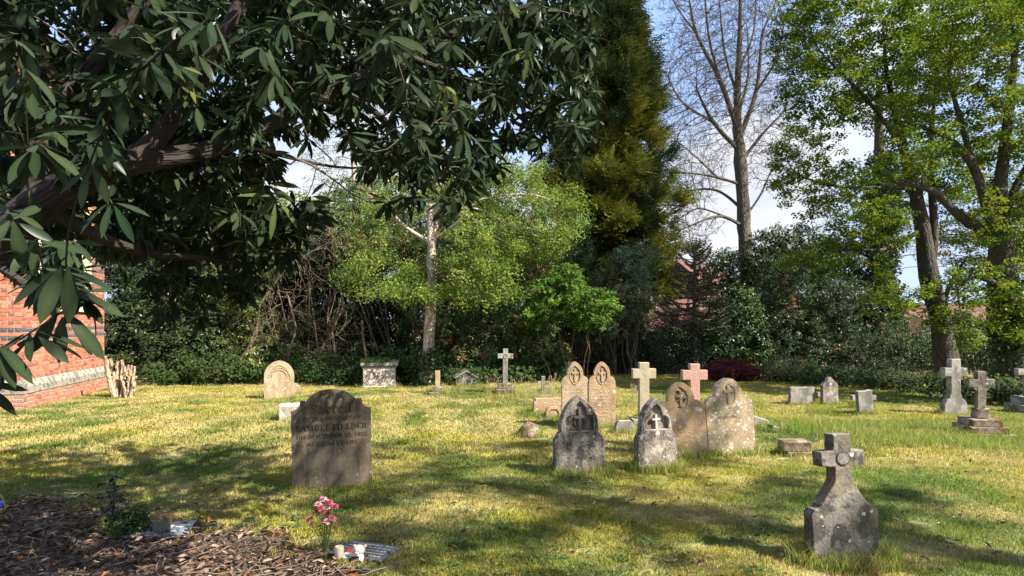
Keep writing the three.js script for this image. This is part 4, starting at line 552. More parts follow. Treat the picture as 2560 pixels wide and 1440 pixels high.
function rough(pts, amp, seed, max = 0.05) {                    // subdivide and wear an outline
  const out = []; for (let k = 0; k < pts.length; k++) { const a = pts[k], b = pts[(k + 1) % pts.length], n = Math.max(1, Math.ceil(Math.hypot(b[0] - a[0], b[1] - a[1]) / max)); for (let i = 0; i < n; i++) { const u = i / n, x = lerp(a[0], b[0], u), y = lerp(a[1], b[1], u); out.push([x + (fbm(x * 22, y * 22, 2, seed) - 0.5) * amp * 2, y < 0.02 ? y : y + (fbm(x * 22 + 9, y * 22, 2, seed + 3) - 0.5) * amp * 2]); } } return out;
}
const slab = (pts, z0, z1, bev, holes = []) => { const s = new THREE.Shape(P2(pts)); for (const h of holes) s.holes.push(h instanceof THREE.Path ? h : new THREE.Path(P2(h))); const g = new THREE.ExtrudeGeometry(s, { depth: z1 - z0 - 2 * bev, bevelEnabled: bev > 0, bevelThickness: bev, bevelSize: bev, bevelOffset: -bev, bevelSegments: 2, curveSegments: 5 }); g.translate(0, 0, z0 + bev); return g; };
const shrink = (pts, f, cy) => pts.map((q) => [q[0] * f, (q[1] - cy) * f + cy]);
function words(lines) {                                          // [text, centre y, height, width] -> holes and islands of incised letters
  const holes = [], islands = []; for (const [t, y, h, w] of lines) { const shapes = font.generateShapes(t, 1); let x0 = 1e9, x1 = -1e9; shapes.forEach((s) => s.getPoints(3).forEach((p) => { x0 = Math.min(x0, p.x); x1 = Math.max(x1, p.x); })); const sx = w / (x1 - x0), sy = h / 0.98, f = (p) => [(p.x - (x0 + x1) / 2) * sx, y + p.y * sy]; for (const s of shapes) { const e = s.extractPoints(3); holes.push(e.shape.map(f)); e.holes.forEach((q) => islands.push(q.map(f))); } } return { holes, islands };
}
const bare = (g) => { const q = g.index ? g.toNonIndexed() : g; for (const k of Object.keys(q.attributes)) if (!['position', 'normal', 'uv'].includes(k)) q.deleteAttribute(k); return q; };
const join = (gs) => mergeGeometries(gs.map(bare));
function grave(name, label, o) {                                 // placed by where its foot shows: px centre, by, plus what it stands for
  const d = o.d || far(o.by), p = at(o.px, HOR, d); p.y = hgt(p.x, p.z) - 0.03; const cat = o.cat || 'headstone', t = thing(name, label, cat, p, o.group || ({ headstone: 'headstones on the lawn', cross: 'stone crosses on the lawn', footstone: 'small footstones in the grass', stone: 'broken stones in the grass', tomb: 'tombs at the lawn edge' })[cat]); t.rotation.set(o.lean || 0, o.yaw ?? 0.2, o.roll || 0, 'YXZ');
  if (o.grass !== 0) blockers.push([p.x, p.z, (o.w || 0.4) * 0.52, false, o.grass ?? 40]);
  return t;
}
const crossPts = (y, h, w, t, drop = 0.36) => { const ya = y + h * (1 - drop), f = t / 2; return [[-f, y], [f, y], [f, ya - f], [w / 2, ya - f], [w / 2, ya + f], [f, ya + f], [f, y + h], [-f, y + h], [-f, ya + f], [-w / 2, ya + f], [-w / 2, ya - f], [-f, ya - f]]; };
function tablet(t, outline, T, mat, o = {}) {                    // back slab + carved front plate (recess holes, letters) in one mesh
  const cut = o.cut ?? 0.012, R = rough(outline, o.wear ?? 0.004, o.seed || 3), gs = [slab(shrink(R, 0.994, 0.4), -T / 2, T / 2 - cut, 0.008)], holes = [...(o.recess || [])], isl = [];
  if (o.words) { const w = words(o.words); holes.push(...w.holes); isl.push(...w.islands); }
  gs.push(slab(R, T / 2 - cut - 0.018, T / 2, o.words ? 0.0008 : o.bevel ?? 0.005, holes));
  for (const q of isl) gs.push(slab(q, T / 2 - cut - 0.002, T / 2, 0));
  return part(t, 'slab', join(gs), mat);
}
const vesica = (cy, w, h) => { const g = gothic(0, 0, w, h / 2, 8), top = g.map((q) => [q[0], cy + q[1]]), bot = g.slice(1, -1).reverse().map((q) => [q[0], cy - q[1]]); return [...top, ...bot]; };
const carved = (t, T, pts, depth, mat, from = 0.012) => part(t, 'carved_cross', slab(pts, T / 2 - from - 0.004, T / 2 - from + depth, 0.003), mat);

{ // the dark inscribed stone in the middle
  const w = 0.75, h = 1.0, T = 0.09, t = grave('headstone', 'dark brown round-topped headstone with incised inscription standing alone on the lawn', { px: 832, by: 1217, yaw: 0.27, roll: 0.018, w, grass: 25 });
  tablet(t, O.shoulderedRound(w, h), T, ST.slate, { seed: 7, wear: 0.003, cut: 0.013, bevel: 0.003, words: [['Sacred', 0.765, 0.085, 0.38], ['TO THE MEMORY OF', 0.695, 0.036, 0.56], ['SAMUEL FIELDER', 0.60, 0.055, 0.67], ['DIED OCTOBER 10. 1855', 0.525, 0.038, 0.67], ['AGED 60 YEARS', 0.45, 0.040, 0.48]] });
  const q = new Buf(); const sw = (pts) => q.tube(pts.map((p) => V(p[0], p[1], T / 2 - 0.001)), pts.map(() => 0.0035), 5); sw([[-0.02, 0.93], [0.02, 0.905], [0.06, 0.87]]); sw([[0.05, 0.945], [0.09, 0.94], [0.12, 0.925]]); part(t, 'carved_flourish', q.geo(), ST.slate);
}
{ const T = 0.12, t = grave('headstone', 'sandstone pointed headstone with carved foliage head near the church', { px: 698, by: 999, w: 0.58, yaw: 0.3, lean: -0.03 }), w = 0.58, h = 0.83;
  tablet(t, O.pointed(w, h), T, ST.sand, { seed: 11, cut: 0.014, recess: [[...[[-0.21, 0.42], [0.21, 0.42]], ...gothic(0, 0.46, 0.42, 0.27)]] });
  const r = rng(4), gs = []; for (let k = 0; k < 34; k++) { const a2 = Math.PI * (0.03 + 0.94 * k / 33), q = 0.145 + 0.045 * (k % 2) + 0.01 * r(); gs.push(new THREE.IcosahedronGeometry(0.02 + 0.006 * r(), 1).scale(1, 0.8, 0.7).translate(Math.cos(a2) * q, 0.485 + Math.sin(a2) * q * 1.02, T / 2 - 0.016)); } part(t, 'carved_leaves', join(gs), ST.sand).userData.kind = 'stuff';
  part(t, 'inner_panel', slab([[-0.15, 0.08], [0.15, 0.08], ...gothic(0, 0.42, 0.3, 0.16)], T / 2 - 0.03, T / 2 - 0.006, 0.004), ST.sand); }
{ const t = grave('footstone', 'small rounded footstone half hidden behind the pointed headstone by the church', { px: 734, by: 986, w: 0.25, grass: 10, cat: 'footstone' }); tablet(t, O.pointed(0.24, 0.28), 0.07, ST.sand, { seed: 12 }); }
{ const t = grave('stone_block', 'white broken stone block in the grass behind the dark inscribed headstone', { px: 735, by: 1050, w: 0.45, yaw: 0.1, cat: 'stone' }), g = slab(rough(O.block(0.42, 0.30), 0.02, 5, 0.03), -0.16, 0.16, 0.02); part(t, 'block', g, ST.white); }
{ // chest tomb
  const t = grave('chest_tomb', 'pale chest tomb with carved quatrefoil panels and weathered lid', { px: 948, by: 970, w: 0.8, yaw: 0.14, cat: 'tomb', grass: 30 }), W = 0.78, D = 1.5, m = ST.white, zc = -D / 2;
  const bx = (n, w, h, d, y, mat = m) => { const b = slab(rough(O.block(w, h), 0.004, 21, 0.06), -d / 2, d / 2, 0.012); b.translate(0, y, zc); return part(t, n, b, mat); };
  bx('plinth', W + 0.06, 0.09, D + 0.06, 0); bx('core', W - 0.06, 0.42, D - 0.06, 0.07); bx('lid', W + 0.10, 0.07, D + 0.1, 0.57, ST.grey); bx('lid_moulding', W + 0.03, 0.05, D + 0.03, 0.52, ST.grey);
  const quat = (cx) => { const s = []; for (let k = 0; k < 40; k++) { const a = k / 40 * 6.283, R = 0.118 * (1 + 0.34 * Math.abs(Math.cos(2 * a)) ** 1.5); s.push([cx + Math.cos(a) * R, 0.30 + Math.sin(a) * R]); } return s; };
  const pan = slab(O.block(W - 0.02, 0.44).map((q) => [q[0], q[1] + 0.085]), 0, 0.045, 0.006, [quat(-0.18), quat(0.18)]); pan.translate(0, 0, -0.045); part(t, 'front_panel', pan, m, 'panel pierced by two carved quatrefoils');
  for (const cx of [-0.18, 0.18]) for (let k = 0; k < 4; k++) { const a = Math.PI / 4 + k * Math.PI / 2, b = new Buf(); for (let i = 0; i < 3; i++) b.leaf(M4(cx + Math.cos(a) * 0.15, 0.30 + Math.sin(a) * 0.15, 0.006, -1.45, 0, a + Math.PI + (i - 1) * 0.7, 1, 'ZYX'), 0.085, 0.035, { seg: 3, fold: 0.5 }); part(t, 'carved_leaf', b.geo(), m); }
  const cv = new Buf(), r = rng(8); cv.box(M4(0, 0, 0), 0.001, 0.001, 0.001); const sp = []; for (let k = 0; k < 60; k++) sp.push(M4((r() - 0.7) * W * 0.8, 0.66, zc + (r() - 0.5) * D, 0, r() * 6.28, 0, 0.5)); copies(t, 'ivy', K.bramble[0], LM.soft, sp, sp.map(() => tint(r, [0.10, 0.16, 0.04])));
}
const stepped = (t, list, mat) => { let y = 0; for (const [w, h, dp] of list) { const g = slab(rough(O.block(w, h), 0.006, Math.round(w * 100), 0.05), -(dp || w) / 2, (dp || w) / 2, 0.012); g.translate(0, y, 0); part(t, 'base_step', g, mat); y += h - 0.002; } return y; };
{ const t = grave('broken_cross', 'broken stump of a stone cross on a mossy stepped base in front of the birch', { px: 1094, by: 987, w: 0.4, yaw: 0.1, cat: 'gravestone' }); const y = stepped(t, [[0.36, 0.10], [0.24, 0.10]], ST.mossy), g = slab(rough(O.block(0.105, 0.36), 0.006, 9, 0.04), -0.05, 0.05, 0.008); g.translate(0, y, 0); part(t, 'shaft', g, ST.sand); }
{ const t = grave('overgrown_tomb', 'pale gabled tombstone swallowed by ivy between birch and stone cross', { px: 1166, by: 965, w: 0.5, cat: 'tomb', grass: 20 }); part(t, 'slab', slab(rough(O.gable(0.52, 0.40), 0.01, 31), -0.4, 0, 0.015), ST.grey); part(t, 'cornice', slab([[-0.30, 0.24], [-0.27, 0.22], [0, 0.37], [0.27, 0.22], [0.30, 0.24], [0, 0.43]], -0.42, 0.03, 0.006), ST.grey); const r = rng(14), sp = []; for (let k = 0; k < 70; k++) { const x = (r() - 0.5) * 0.7; if (x < 0.02 && x > -0.12 && r() < 0.7) continue; sp.push(M4(x, 0.02 + r() * 0.42, 0.05 - r() * 0.2, 0, r() * 6.28, 0, 0.42)); }; copies(t, 'ivy', K.bramble[1], LM.soft, sp, sp.map(() => tint(r, [0.06, 0.10, 0.03]))); }
function cross(t, y, h, w, th, dep, mat, drop, wear = 0.003) { const g = slab(rough(crossPts(y, h, w, th, drop), wear, 17, 0.06), -dep / 2, dep / 2, 0.006); return part(t, 'cross', g, mat); }
{ const t = grave('stone_cross', 'slender tall stone cross on two mossy steps before the dark shrubbery', { px: 1262, by: 985, w: 0.5, yaw: 0.12, roll: -0.012, cat: 'cross' }), y = stepped(t, [[0.42, 0.15], [0.30, 0.12]], ST.mossy); cross(t, y, 0.76, 0.335, 0.105, 0.10, ST.grey, 0.21); const ring = new THREE.TorusGeometry(0.045, 0.009, 6, 20); ring.translate(0, y + 0.60, 0.052); part(t, 'carved_ring', ring, ST.grey); }
{ const t = grave('stone_cross', 'smallest grey stone cross low in the grass near the shrubbery', { px: 1358, by: 986, w: 0.3, yaw: 0.1, cat: 'cross', grass: 25 }); cross(t, 0, 0.43, 0.25, 0.078, 0.07, ST.grey, 0.34); }
{ const t = grave('low_tombstone', 'low broad brown tombstone beside the twin headstones', { px: 1372, by: 1040, w: 0.52, yaw: 0.16, cat: 'tomb' }); tablet(t, [[-0.27, 0], [0.27, 0], [0.27, 0.32], [-0.24, 0.32], [-0.24, 0.28], [-0.27, 0.27]], 0.13, ST.sand3, { seed: 41 }); }
{ const t = grave('footstone', 'small pointed footstone in front of the low brown tombstone', { px: 1383, by: 1048, w: 0.26, d: 11.0, cat: 'footstone' }); tablet(t, O.pointed(0.25, 0.245), 0.07, ST.sand3, { seed: 42, cut: 0.015, recess: [[[-0.085, 0.03], [0.085, 0.03], ...gothic(0, 0.13, 0.17, 0.07)]] }); }
// the twin headstones
[[1437, 'weathered sandstone trefoil headstone, the left of the joined pair', ST.sand, 51], [1504, 'weathered sandstone trefoil headstone, the right of the joined pair', ST.sand3, 52]].forEach(([px, lab, mat, seed]) => {
  const T = 0.11, w = 0.405, h = 1.03, t = grave('headstone', lab, { px, by: 1071, w, yaw: 0.03 + 0.0, lean: -0.01 }); tablet(t, O.trefoil(w, h, 0.60, 0.80), T, mat, { seed, cut: 0.009, recess: [vesica(0.83, 0.15, 0.27)] });
  const rim = new THREE.TubeGeometry(new THREE.CatmullRomCurve3(vesica(0.83, 0.165, 0.29).map((q) => V(q[0], q[1], T / 2)), true), 50, 0.007, 5, true); part(t, 'carved_rim', rim, mat); carved(t, T, crossPts(0.73, 0.2, 0.105, 0.03, 0.36), 0.012, mat, 0.009);
  const b = new Buf(), r = rng(seed); for (let k = 0; k < 9; k++) { const y = 0.62 - k * 0.05, x0 = -0.15 + 0.06 * r(), x1 = 0.05 + 0.1 * r(); const pts = []; for (let i = 0; i <= 8; i++) pts.push(V(lerp(x0, x1, i / 8), y + (r() - 0.5) * 0.022, T / 2 - 0.003)); b.tube(pts, pts.map(() => 0.004 + 0.005 * r()), 5); } part(t, 'flaked_ridges', b.geo(), mat);
});
{ const t = grave('rock', 'mossy fallen stone lump alone in the mown grass', { px: 1320, by: 1093, w: 0.26, cat: 'stone' }), g = new THREE.IcosahedronGeometry(0.15, 4), p = g.attributes.position; for (let k = 0; k < p.count; k++) { const v = V(p.getX(k), p.getY(k), p.getZ(k)), n = 1 + 0.5 * (fbm(v.x * 12 + 5, v.y * 12 + v.z * 9, 3, 3) - 0.5); p.setXYZ(k, v.x * n, Math.max(-0.05, v.y * n * 1.1) + 0.07, v.z * n); } g.computeVertexNormals(); part(t, 'lump', g, ST.mossy); }
const trefoilHole = (cy, s) => { const q = []; const lobe = (x, y, R, a0, a1) => q.push(...arcPts(x * s, cy + y * s, R * s, R * s, a0, a1, 7)); q.push([-0.15 * s, cy - 0.12 * s], [0.15 * s, cy - 0.12 * s]); lobe(0.085, -0.03, 0.075, -0.4, 1.35); q.push(...gothic(0, cy + 0.05 * s, 0.15 * s, 0.14 * s, 6)); lobe(-0.085, -0.03, 0.075, Math.PI - 1.35, Math.PI + 0.4); return q; };
{ const T = 0.13, w = 0.545, h = 0.87, t = grave('headstone', 'blackened pointed headstone with a deep carved recess, nearest of the group', { px: 1447, by: 1186, w, yaw: 0.17, lean: -0.03, grass: 120 }); tablet(t, O.lancetBlock(w, h), T, ST.black, { seed: 61, wear: 0.006, cut: 0.03, bevel: 0.012, recess: [trefoilHole(0.615, 0.98)] }); carved(t, T, crossPts(0.50, 0.24, 0.12, 0.026, 0.42), 0.022, ST.black, 0.03); const ring = new THREE.TorusGeometry(0.055, 0.008, 5, 20); ring.translate(0, 0.585, T / 2 - 0.022); part(t, 'carved_ring', ring, ST.black); }
{ const T = 0.14, w = 0.45, h = 0.82, t = grave('headstone', 'grey blotched pointed headstone with a small cross in a trefoil recess', { px: 1640, by: 1176, w, yaw: 0.20, roll: 0.02, lean: -0.04, grass: 90 }); tablet(t, O.lancetBlock(w, h), T, ST.black2, { seed: 62, wear: 0.006, cut: 0.045, bevel: 0.012, recess: [trefoilHole(0.585, 0.86)] }); carved(t, T, crossPts(0.485, 0.155, 0.10, 0.022, 0.34), 0.036, ST.white, 0.045); const lt = new THREE.ShapeGeometry(font.generateShapes('OSE    INSTR', 0.034)); lt.computeBoundingBox(); lt.translate(-lt.boundingBox.max.x / 2, 0.36, T / 2 + 0.0006); part(t, 'lettering', lt, plain(0.075, 0.066, 0.06, 0.95)); }
{ const t = grave('footstone', 'small rounded footstone between the blackened headstone and the blotched one', { px: 1561, by: 1087, w: 0.27, yaw: 0.1, cat: 'footstone' }); tablet(t, O.pointed(0.27, 0.23), 0.10, ST.grey, { seed: 63, wear: 0.008 }); }
{ const t = grave('stone_cross', 'plain buff stone cross behind the blotched headstone', { px: 1609, by: 1062, w: 0.4, yaw: 0.02, cat: 'cross' }); cross(t, 0.1, 0.90, 0.36, 0.15, 0.13, ST.buff, 0.19, 0.001); stepped(t, [[0.40, 0.13]], ST.grey); }
{ const t = grave('stone_cross', 'pink granite cross on a square stepped base', { px: 1735, by: 1050, w: 0.5, yaw: 0.05, cat: 'cross', grass: 20 }), y = stepped(t, [[0.56, 0.07], [0.38, 0.13]], ST.pink); cross(t, y, 0.76, 0.41, 0.155, 0.13, ST.pink, 0.235, 0.0005); }
{ const T = 0.10, w = 0.56, h = 0.92, t = grave('headstone', 'leaning orange sandstone headstone with eroded black-pitted emblem', { px: 1712, by: 1142, w, yaw: 0.05, roll: 0.075, lean: -0.04 }); tablet(t, O.trefoil(w, h, 0.58, 0.76), T, ST.sand3, { seed: 64, cut: 0.012, recess: [vesica(0.72, 0.17, 0.27)] }); const b = new Buf(), r = rng(65); for (let k = 0; k < 16; k++) { const x = -0.04 + 0.08 * r(), y = 0.62 + 0.24 * k / 16; const pts = [V(x, y, T / 2 - 0.018), V(x + (r() - 0.5) * 0.07, y + (r() - 0.5) * 0.05, T / 2 - 0.008), V(x + (r() - 0.5) * 0.09, y + (r() - 0.5) * 0.06, T / 2 - 0.016)]; b.tube(pts, [0.006, 0.014, 0.006], 6); } part(t, 'eroded_emblem', b.geo(), plain(0.035, 0.03, 0.026)); carved(t, T, crossPts(0.62, 0.2, 0.10, 0.03, 0.34), 0.014, ST.sand3, 0.012); }
{ const T = 0.12, w = 0.585, h = 0.955, t = grave('headstone', 'sandstone headstone speckled with white lichen and a carved cross in an oval', { px: 1827, by: 1138, w, yaw: 0.10, roll: 0.055, lean: -0.03, grass: 80 }); tablet(t, O.trefoil(w, h, 0.56, 0.78), T, ST.sand2, { seed: 66, cut: 0.009, words: [['OF', 0.585, 0.018, 0.035], ['WILLIAM        HAM', 0.475, 0.026, 0.33]], recess: [vesica(0.755, 0.165, 0.265)] }); carved(t, T, crossPts(0.655, 0.215, 0.115, 0.034, 0.34), 0.014, ST.sand2, 0.009); }
for (const [px, by, w, h, lab, s] of [[1898, 1072, 0.30, 0.24, 'broken pale stone slab behind the lichen-speckled headstone', 71], [1936, 1084, 0.15, 0.14, 'small broken stone corner lying in the grass', 72]]) { const t = grave('stone_fragment', lab, { px, by, w, yaw: 0.3, cat: 'stone' }); part(t, 'fragment', slab(rough([[-w / 2, 0], [w / 2, 0], [w * 0.45, h * 0.55], [w * 0.1, h * 0.8], [-w / 2, h]], 0.015, s, 0.03), -0.07, 0.07, 0.015), ST.grey); }
{ const t = grave('mossy_stone', 'low mossy two-tier stone block behind the foreground cross', { px: 1995, by: 1141, w: 0.36, yaw: -0.05, cat: 'stone' }); const y = stepped(t, [[0.33, 0.09, 0.28]], ST.mossy); const g = slab(rough(O.block(0.33, 0.12), 0.008, 73, 0.04), -0.12, 0.12, 0.012); g.translate(-0.04, y, 0); part(t, 'upper_block', g, ST.mossy); }
{ const t = grave('headstone', 'squat square grey headstone in the shade of the far lawn', { px: 2003, by: 1012, w: 0.48, yaw: 0.08, grass: 25 }); tablet(t, O.block(0.48, 0.37), 0.11, ST.grey, { seed: 74, wear: 0.01 }); }
{ const t = grave('headstone', 'pointed grey headstone stained black in its lower half', { px: 2074, by: 1013, w: 0.31, yaw: 0.10, roll: 0.03, grass: 25 }); tablet(t, [[-0.155, 0], [0.155, 0], [0.155, 0.42], [0, 0.58], [-0.155, 0.42]], 0.10, ST.black2, { seed: 75, wear: 0.006 }); }
{ const t = grave('stone_cross', 'low grey cross arms showing behind the pointed grey headstone', { px: 2062, by: 1005, w: 0.3, yaw: 0.1, cat: 'cross', grass: 5 }); cross(t, 0, 0.36, 0.34, 0.09, 0.08, ST.grey, 0.5); }
{ const t = grave('headstone', 'narrow grey headstone leaning hard to one side', { px: 2163, by: 1036, w: 0.27, yaw: 0.12, roll: 0.11, lean: 0.05, grass: 25 }); tablet(t, O.block(0.265, 0.45), 0.09, ST.grey, { seed: 76, wear: 0.006 }); }
{ const t = grave('stone_cross', 'low stone cross behind the leaning narrow headstone', { px: 2158, by: 1022, w: 0.3, yaw: 0.1, cat: 'cross', grass: 15 }); cross(t, 0, 0.36, 0.46, 0.09, 0.08, ST.grey, 0.33); }
{ const t = grave('stone_cross', 'tall plain stone cross rising from a broad shouldered foot under the oak', { px: 2384, by: 1036, w: 0.45, yaw: 0.05, cat: 'cross', grass: 20 }), m = ST.grey, D = 0.13; const pts = [[-0.21, 0], [0.21, 0], [0.205, 0.20], [0.16, 0.29], [0.11, 0.32], [0.105, 0.37], [0.085, 0.40], [0.085, 0.69], [0.20, 0.69], [0.20, 0.84], [0.085, 0.84], [0.085, 0.99], [-0.085, 0.99], [-0.085, 0.84], [-0.20, 0.84], [-0.20, 0.69], [-0.085, 0.69], [-0.085, 0.40], [-0.105, 0.37], [-0.11, 0.32], [-0.16, 0.29], [-0.205, 0.20]]; part(t, 'cross', slab(rough(pts, 0.003, 77), -D / 2, D / 2, 0.01), m); }
{ const t = grave('stone_cross', 'weathered cross on three mossy stone steps in the rough grass', { px: 2450, by: 1091, w: 0.7, yaw: -0.1, cat: 'cross', grass: 60 }), y = stepped(t, [[0.64, 0.09], [0.50, 0.09], [0.40, 0.10]], ST.mossy); const sock = slab(rough(O.block(0.17, 0.14), 0.008, 78, 0.03), -0.08, 0.08, 0.015); sock.translate(0, y, 0); part(t, 'socket', sock, ST.mossy); cross(t, y + 0.1, 0.56, 0.34, 0.115, 0.10, ST.cross, 0.3, 0.006); for (const s of [-1, 1]) { const k = slab([[0, 0], [0.07, 0.07], [0, 0.07]].map((q) => [s > 0 ? q[0] + 0.055 : -q[0] - 0.055, q[1] + y + 0.1 + 0.56 * 0.7 - 0.12]).sort(() => 0), -0.045, 0.045, 0.003); part(t, 'bracket', k, ST.cross); } }
{ const t = grave('stone_cross', 'stone cross on a block base cut off by the frame edge', { px: 2570, by: 1032, w: 0.5, yaw: 0, cat: 'cross' }), y = stepped(t, [[0.50, 0.18], [0.36, 0.14]], ST.grey); cross(t, y, 0.62, 0.42, 0.11, 0.11, ST.grey, 0.3); }
{ // nearest: cross growing out of a shouldered slab
  const t = grave('cross_headstone', 'mottled dark headstone with a cross rising from sloping shoulders, closest to the viewer', { px: 2108, by: 1405, w: 0.5, yaw: 0.14, roll: 0.02, lean: -0.05, grass: 190 }), T = 0.11, W = 0.485;
  const half = [[0.2425, 0], [0.241, 0.14], [0.243, 0.36], [0.235, 0.385], [0.216, 0.41], [0.185, 0.42], [0.168, 0.435], [0.123, 0.505], [0.078, 0.57], [0.062, 0.6], [0.062, 0.685], [0.157, 0.69], [0.159, 0.79], [0.067, 0.795], [0.065, 0.905]], pts = [...half, ...half.slice().reverse().map((q) => [-q[0], q[1]])];
  pts.unshift(pts.pop());
  const R = rough(pts, 0.004, 81, 0.03); part(t, 'slab', join([slab(shrink(R, 0.995, 0.4), -T / 2, T / 2 - 0.01, 0.01), slab(R, T / 2 - 0.03, T / 2, 0.008)]), ST.cross);
  const boss = new THREE.CylinderGeometry(0.040, 0.042, 0.016, 28); boss.rotateX(Math.PI / 2); boss.translate(0, 0.742, T / 2); part(t, 'carved_boss', boss, ST.grey);
  const rim = new THREE.TorusGeometry(0.045, 0.0045, 6, 28); rim.translate(0, 0.742, T / 2 + 0.003); part(t, 'carved_rim', rim, ST.cross);
}
// ---------- houses beyond the shrubbery ----------
{
  const tiles = (a, b, s) => { const t = tex(128, 128, (u, v) => { const n = tfbm(u, v, 9, 3, s), row = (v * 8) % 1; return mix3(a, b, clamp(n * 1.4 - 0.2)); }); return new THREE.MeshStandardMaterial({ map: t, roughness: 0.9 }); };
  const roofM = tiles([0.10, 0.045, 0.036], [0.15, 0.062, 0.047], 31), wallM = plain(0.42, 0.30, 0.20), fascia = plain(0.52, 0.40, 0.24), glassM = plain(0.05, 0.06, 0.07, 0.2);
  const house = (label, px, d, W, H, D, RH, yaw, red) => { const base = G(px, d), t = thing('house', label, 'house', base, 'houses beyond the shrubbery'); t.rotation.y = yaw; const w = new Buf(); w.box(M4(0, 0, 0), W, H, D); part(t, 'wall', w.geo(), wallM); const rf = new Buf(), R = D / 2 + 0.35, n = 18, L = Math.hypot(R, RH); // tile courses lapped like steps
    for (const s of [1, -1]) for (let k = 0; k < n; k++) { const u = k / n, m = M4(0, H + RH * u, s * R * (1 - u), s * Math.atan2(RH, R) - (s > 0 ? 0 : 0), 0, 0); const q = new THREE.Matrix4().makeTranslation(0, H + RH * (k + 0.5) / n, s * R * (1 - (k + 0.5) / n)).multiply(new THREE.Matrix4().makeRotationX(s * (Math.atan2(RH, R) + 0.05))).multiply(new THREE.Matrix4().makeTranslation(0, -0.03, 0)); rf.box(q, W + 0.5, 0.05, L / n * 1.12); }
    const roof = part(t, 'roof', rf.geo(), roofM); const gb = new THREE.Shape(P2([[-D / 2, H], [D / 2, H], [0, H + RH * 0.97]])), gg = new THREE.ExtrudeGeometry(gb, { depth: W - 0.1, bevelEnabled: false }); gg.rotateY(Math.PI / 2).translate(-W / 2 + 0.05, 0, 0); part(t, 'gable', gg, red ? roofM : wallM); const f = new Buf(); f.box(M4(0, H - 0.24, R - 0.02), W + 0.5, 0.2, 0.06); part(t, 'fascia', f.geo(), fascia);
    for (const x of [-0.3, 0.3]) { const b = new Buf(); b.box(M4(x * W, H * 0.4, D / 2 + 0.02), 1.0, H * 0.4, 0.05); part(t, 'window', b.geo(), glassM); } return t; };
  house('red tiled house roof showing behind the monkey puzzle tree', 1745, 34, 4.6, 2.2, 4.6, 2.2, 0.9, true);
  house('low tiled wing with a cream fascia below the monkey puzzle', 1690, 29, 4.2, 0.75, 4.5, 1.9, 0.15, false);
  house('tiled house roof glimpsed behind the big dark rhododendron', 2060, 38, 6, 1.7, 5, 1.2, -0.1, true);
  house('brick house glimpsed low behind the oak trunks', 2360, 42, 8, 1.5, 6, 1.1, 0.2, false);
  // teal signboard seen through the shrubs
  const sb = G(867, 25), t = thing('signboard', 'teal board on a pale post glimpsed through the shrubbery', 'sign', sb), b1 = new Buf(), b2 = new Buf(); b1.box(M4(-0.14, 0.2, 0), 0.3, 1.2, 0.04); b2.box(M4(0.03, 0, 0.02), 0.05, 1.5, 0.05); part(t, 'board', b1.geo(), plain(0.09, 0.33, 0.38, 0.6)); part(t, 'post', b2.geo(), plain(0.40, 0.55, 0.55, 0.6));
  // bench under the shrubs
  const bb = G(1475, 19.3), be = thing('bench', 'dark slatted wooden bench in deep shade behind the twin headstones', 'bench', bb), wood = plain(0.055, 0.035, 0.022); be.rotation.y = 0.1;
  const bar = (n, x, y, z, w, h, dd, rx = 0) => { const q = new Buf(); q.box(M4(x, y, z, rx, 0, 0), w, h, dd); part(be, n, q.geo(), wood); };
  for (let k = 0; k < 4; k++) bar('seat_slat', 0, 0.42, -0.18 + k * 0.12, 1.4, 0.03, 0.09); for (let k = 0; k < 15; k++) bar('back_slat', -0.62 + k * 0.0886, 0.48, -0.25, 0.045, 0.42, 0.02, -0.12); bar('top_rail', 0, 0.9, -0.30, 1.42, 0.07, 0.04); for (const x of [-0.68, 0.68]) { bar('leg', x, 0, 0.2, 0.06, 0.62, 0.06); bar('leg', x, 0, -0.25, 0.06, 0.95, 0.06); bar('arm_rest', x, 0.62, -0.02, 0.07, 0.035, 0.5); }
  const fp = G(1412, 21.5), fe = thing('fence_panel', 'orange-brown wooden fence panel glimpsed behind the bench', 'fence', fp), fm = plain(0.42, 0.18, 0.07); for (let k = 0; k < 9; k++) { const q = new Buf(); q.box(M4(k * 0.13 - 0.2, 0, 0), 0.12, 1.15, 0.025); part(fe, 'board', q.geo(), fm); } { const q = new Buf(); q.box(M4(0.32, 0.95, 0.03), 1.3, 0.08, 0.04); part(fe, 'rail', q.geo(), fm); }
}
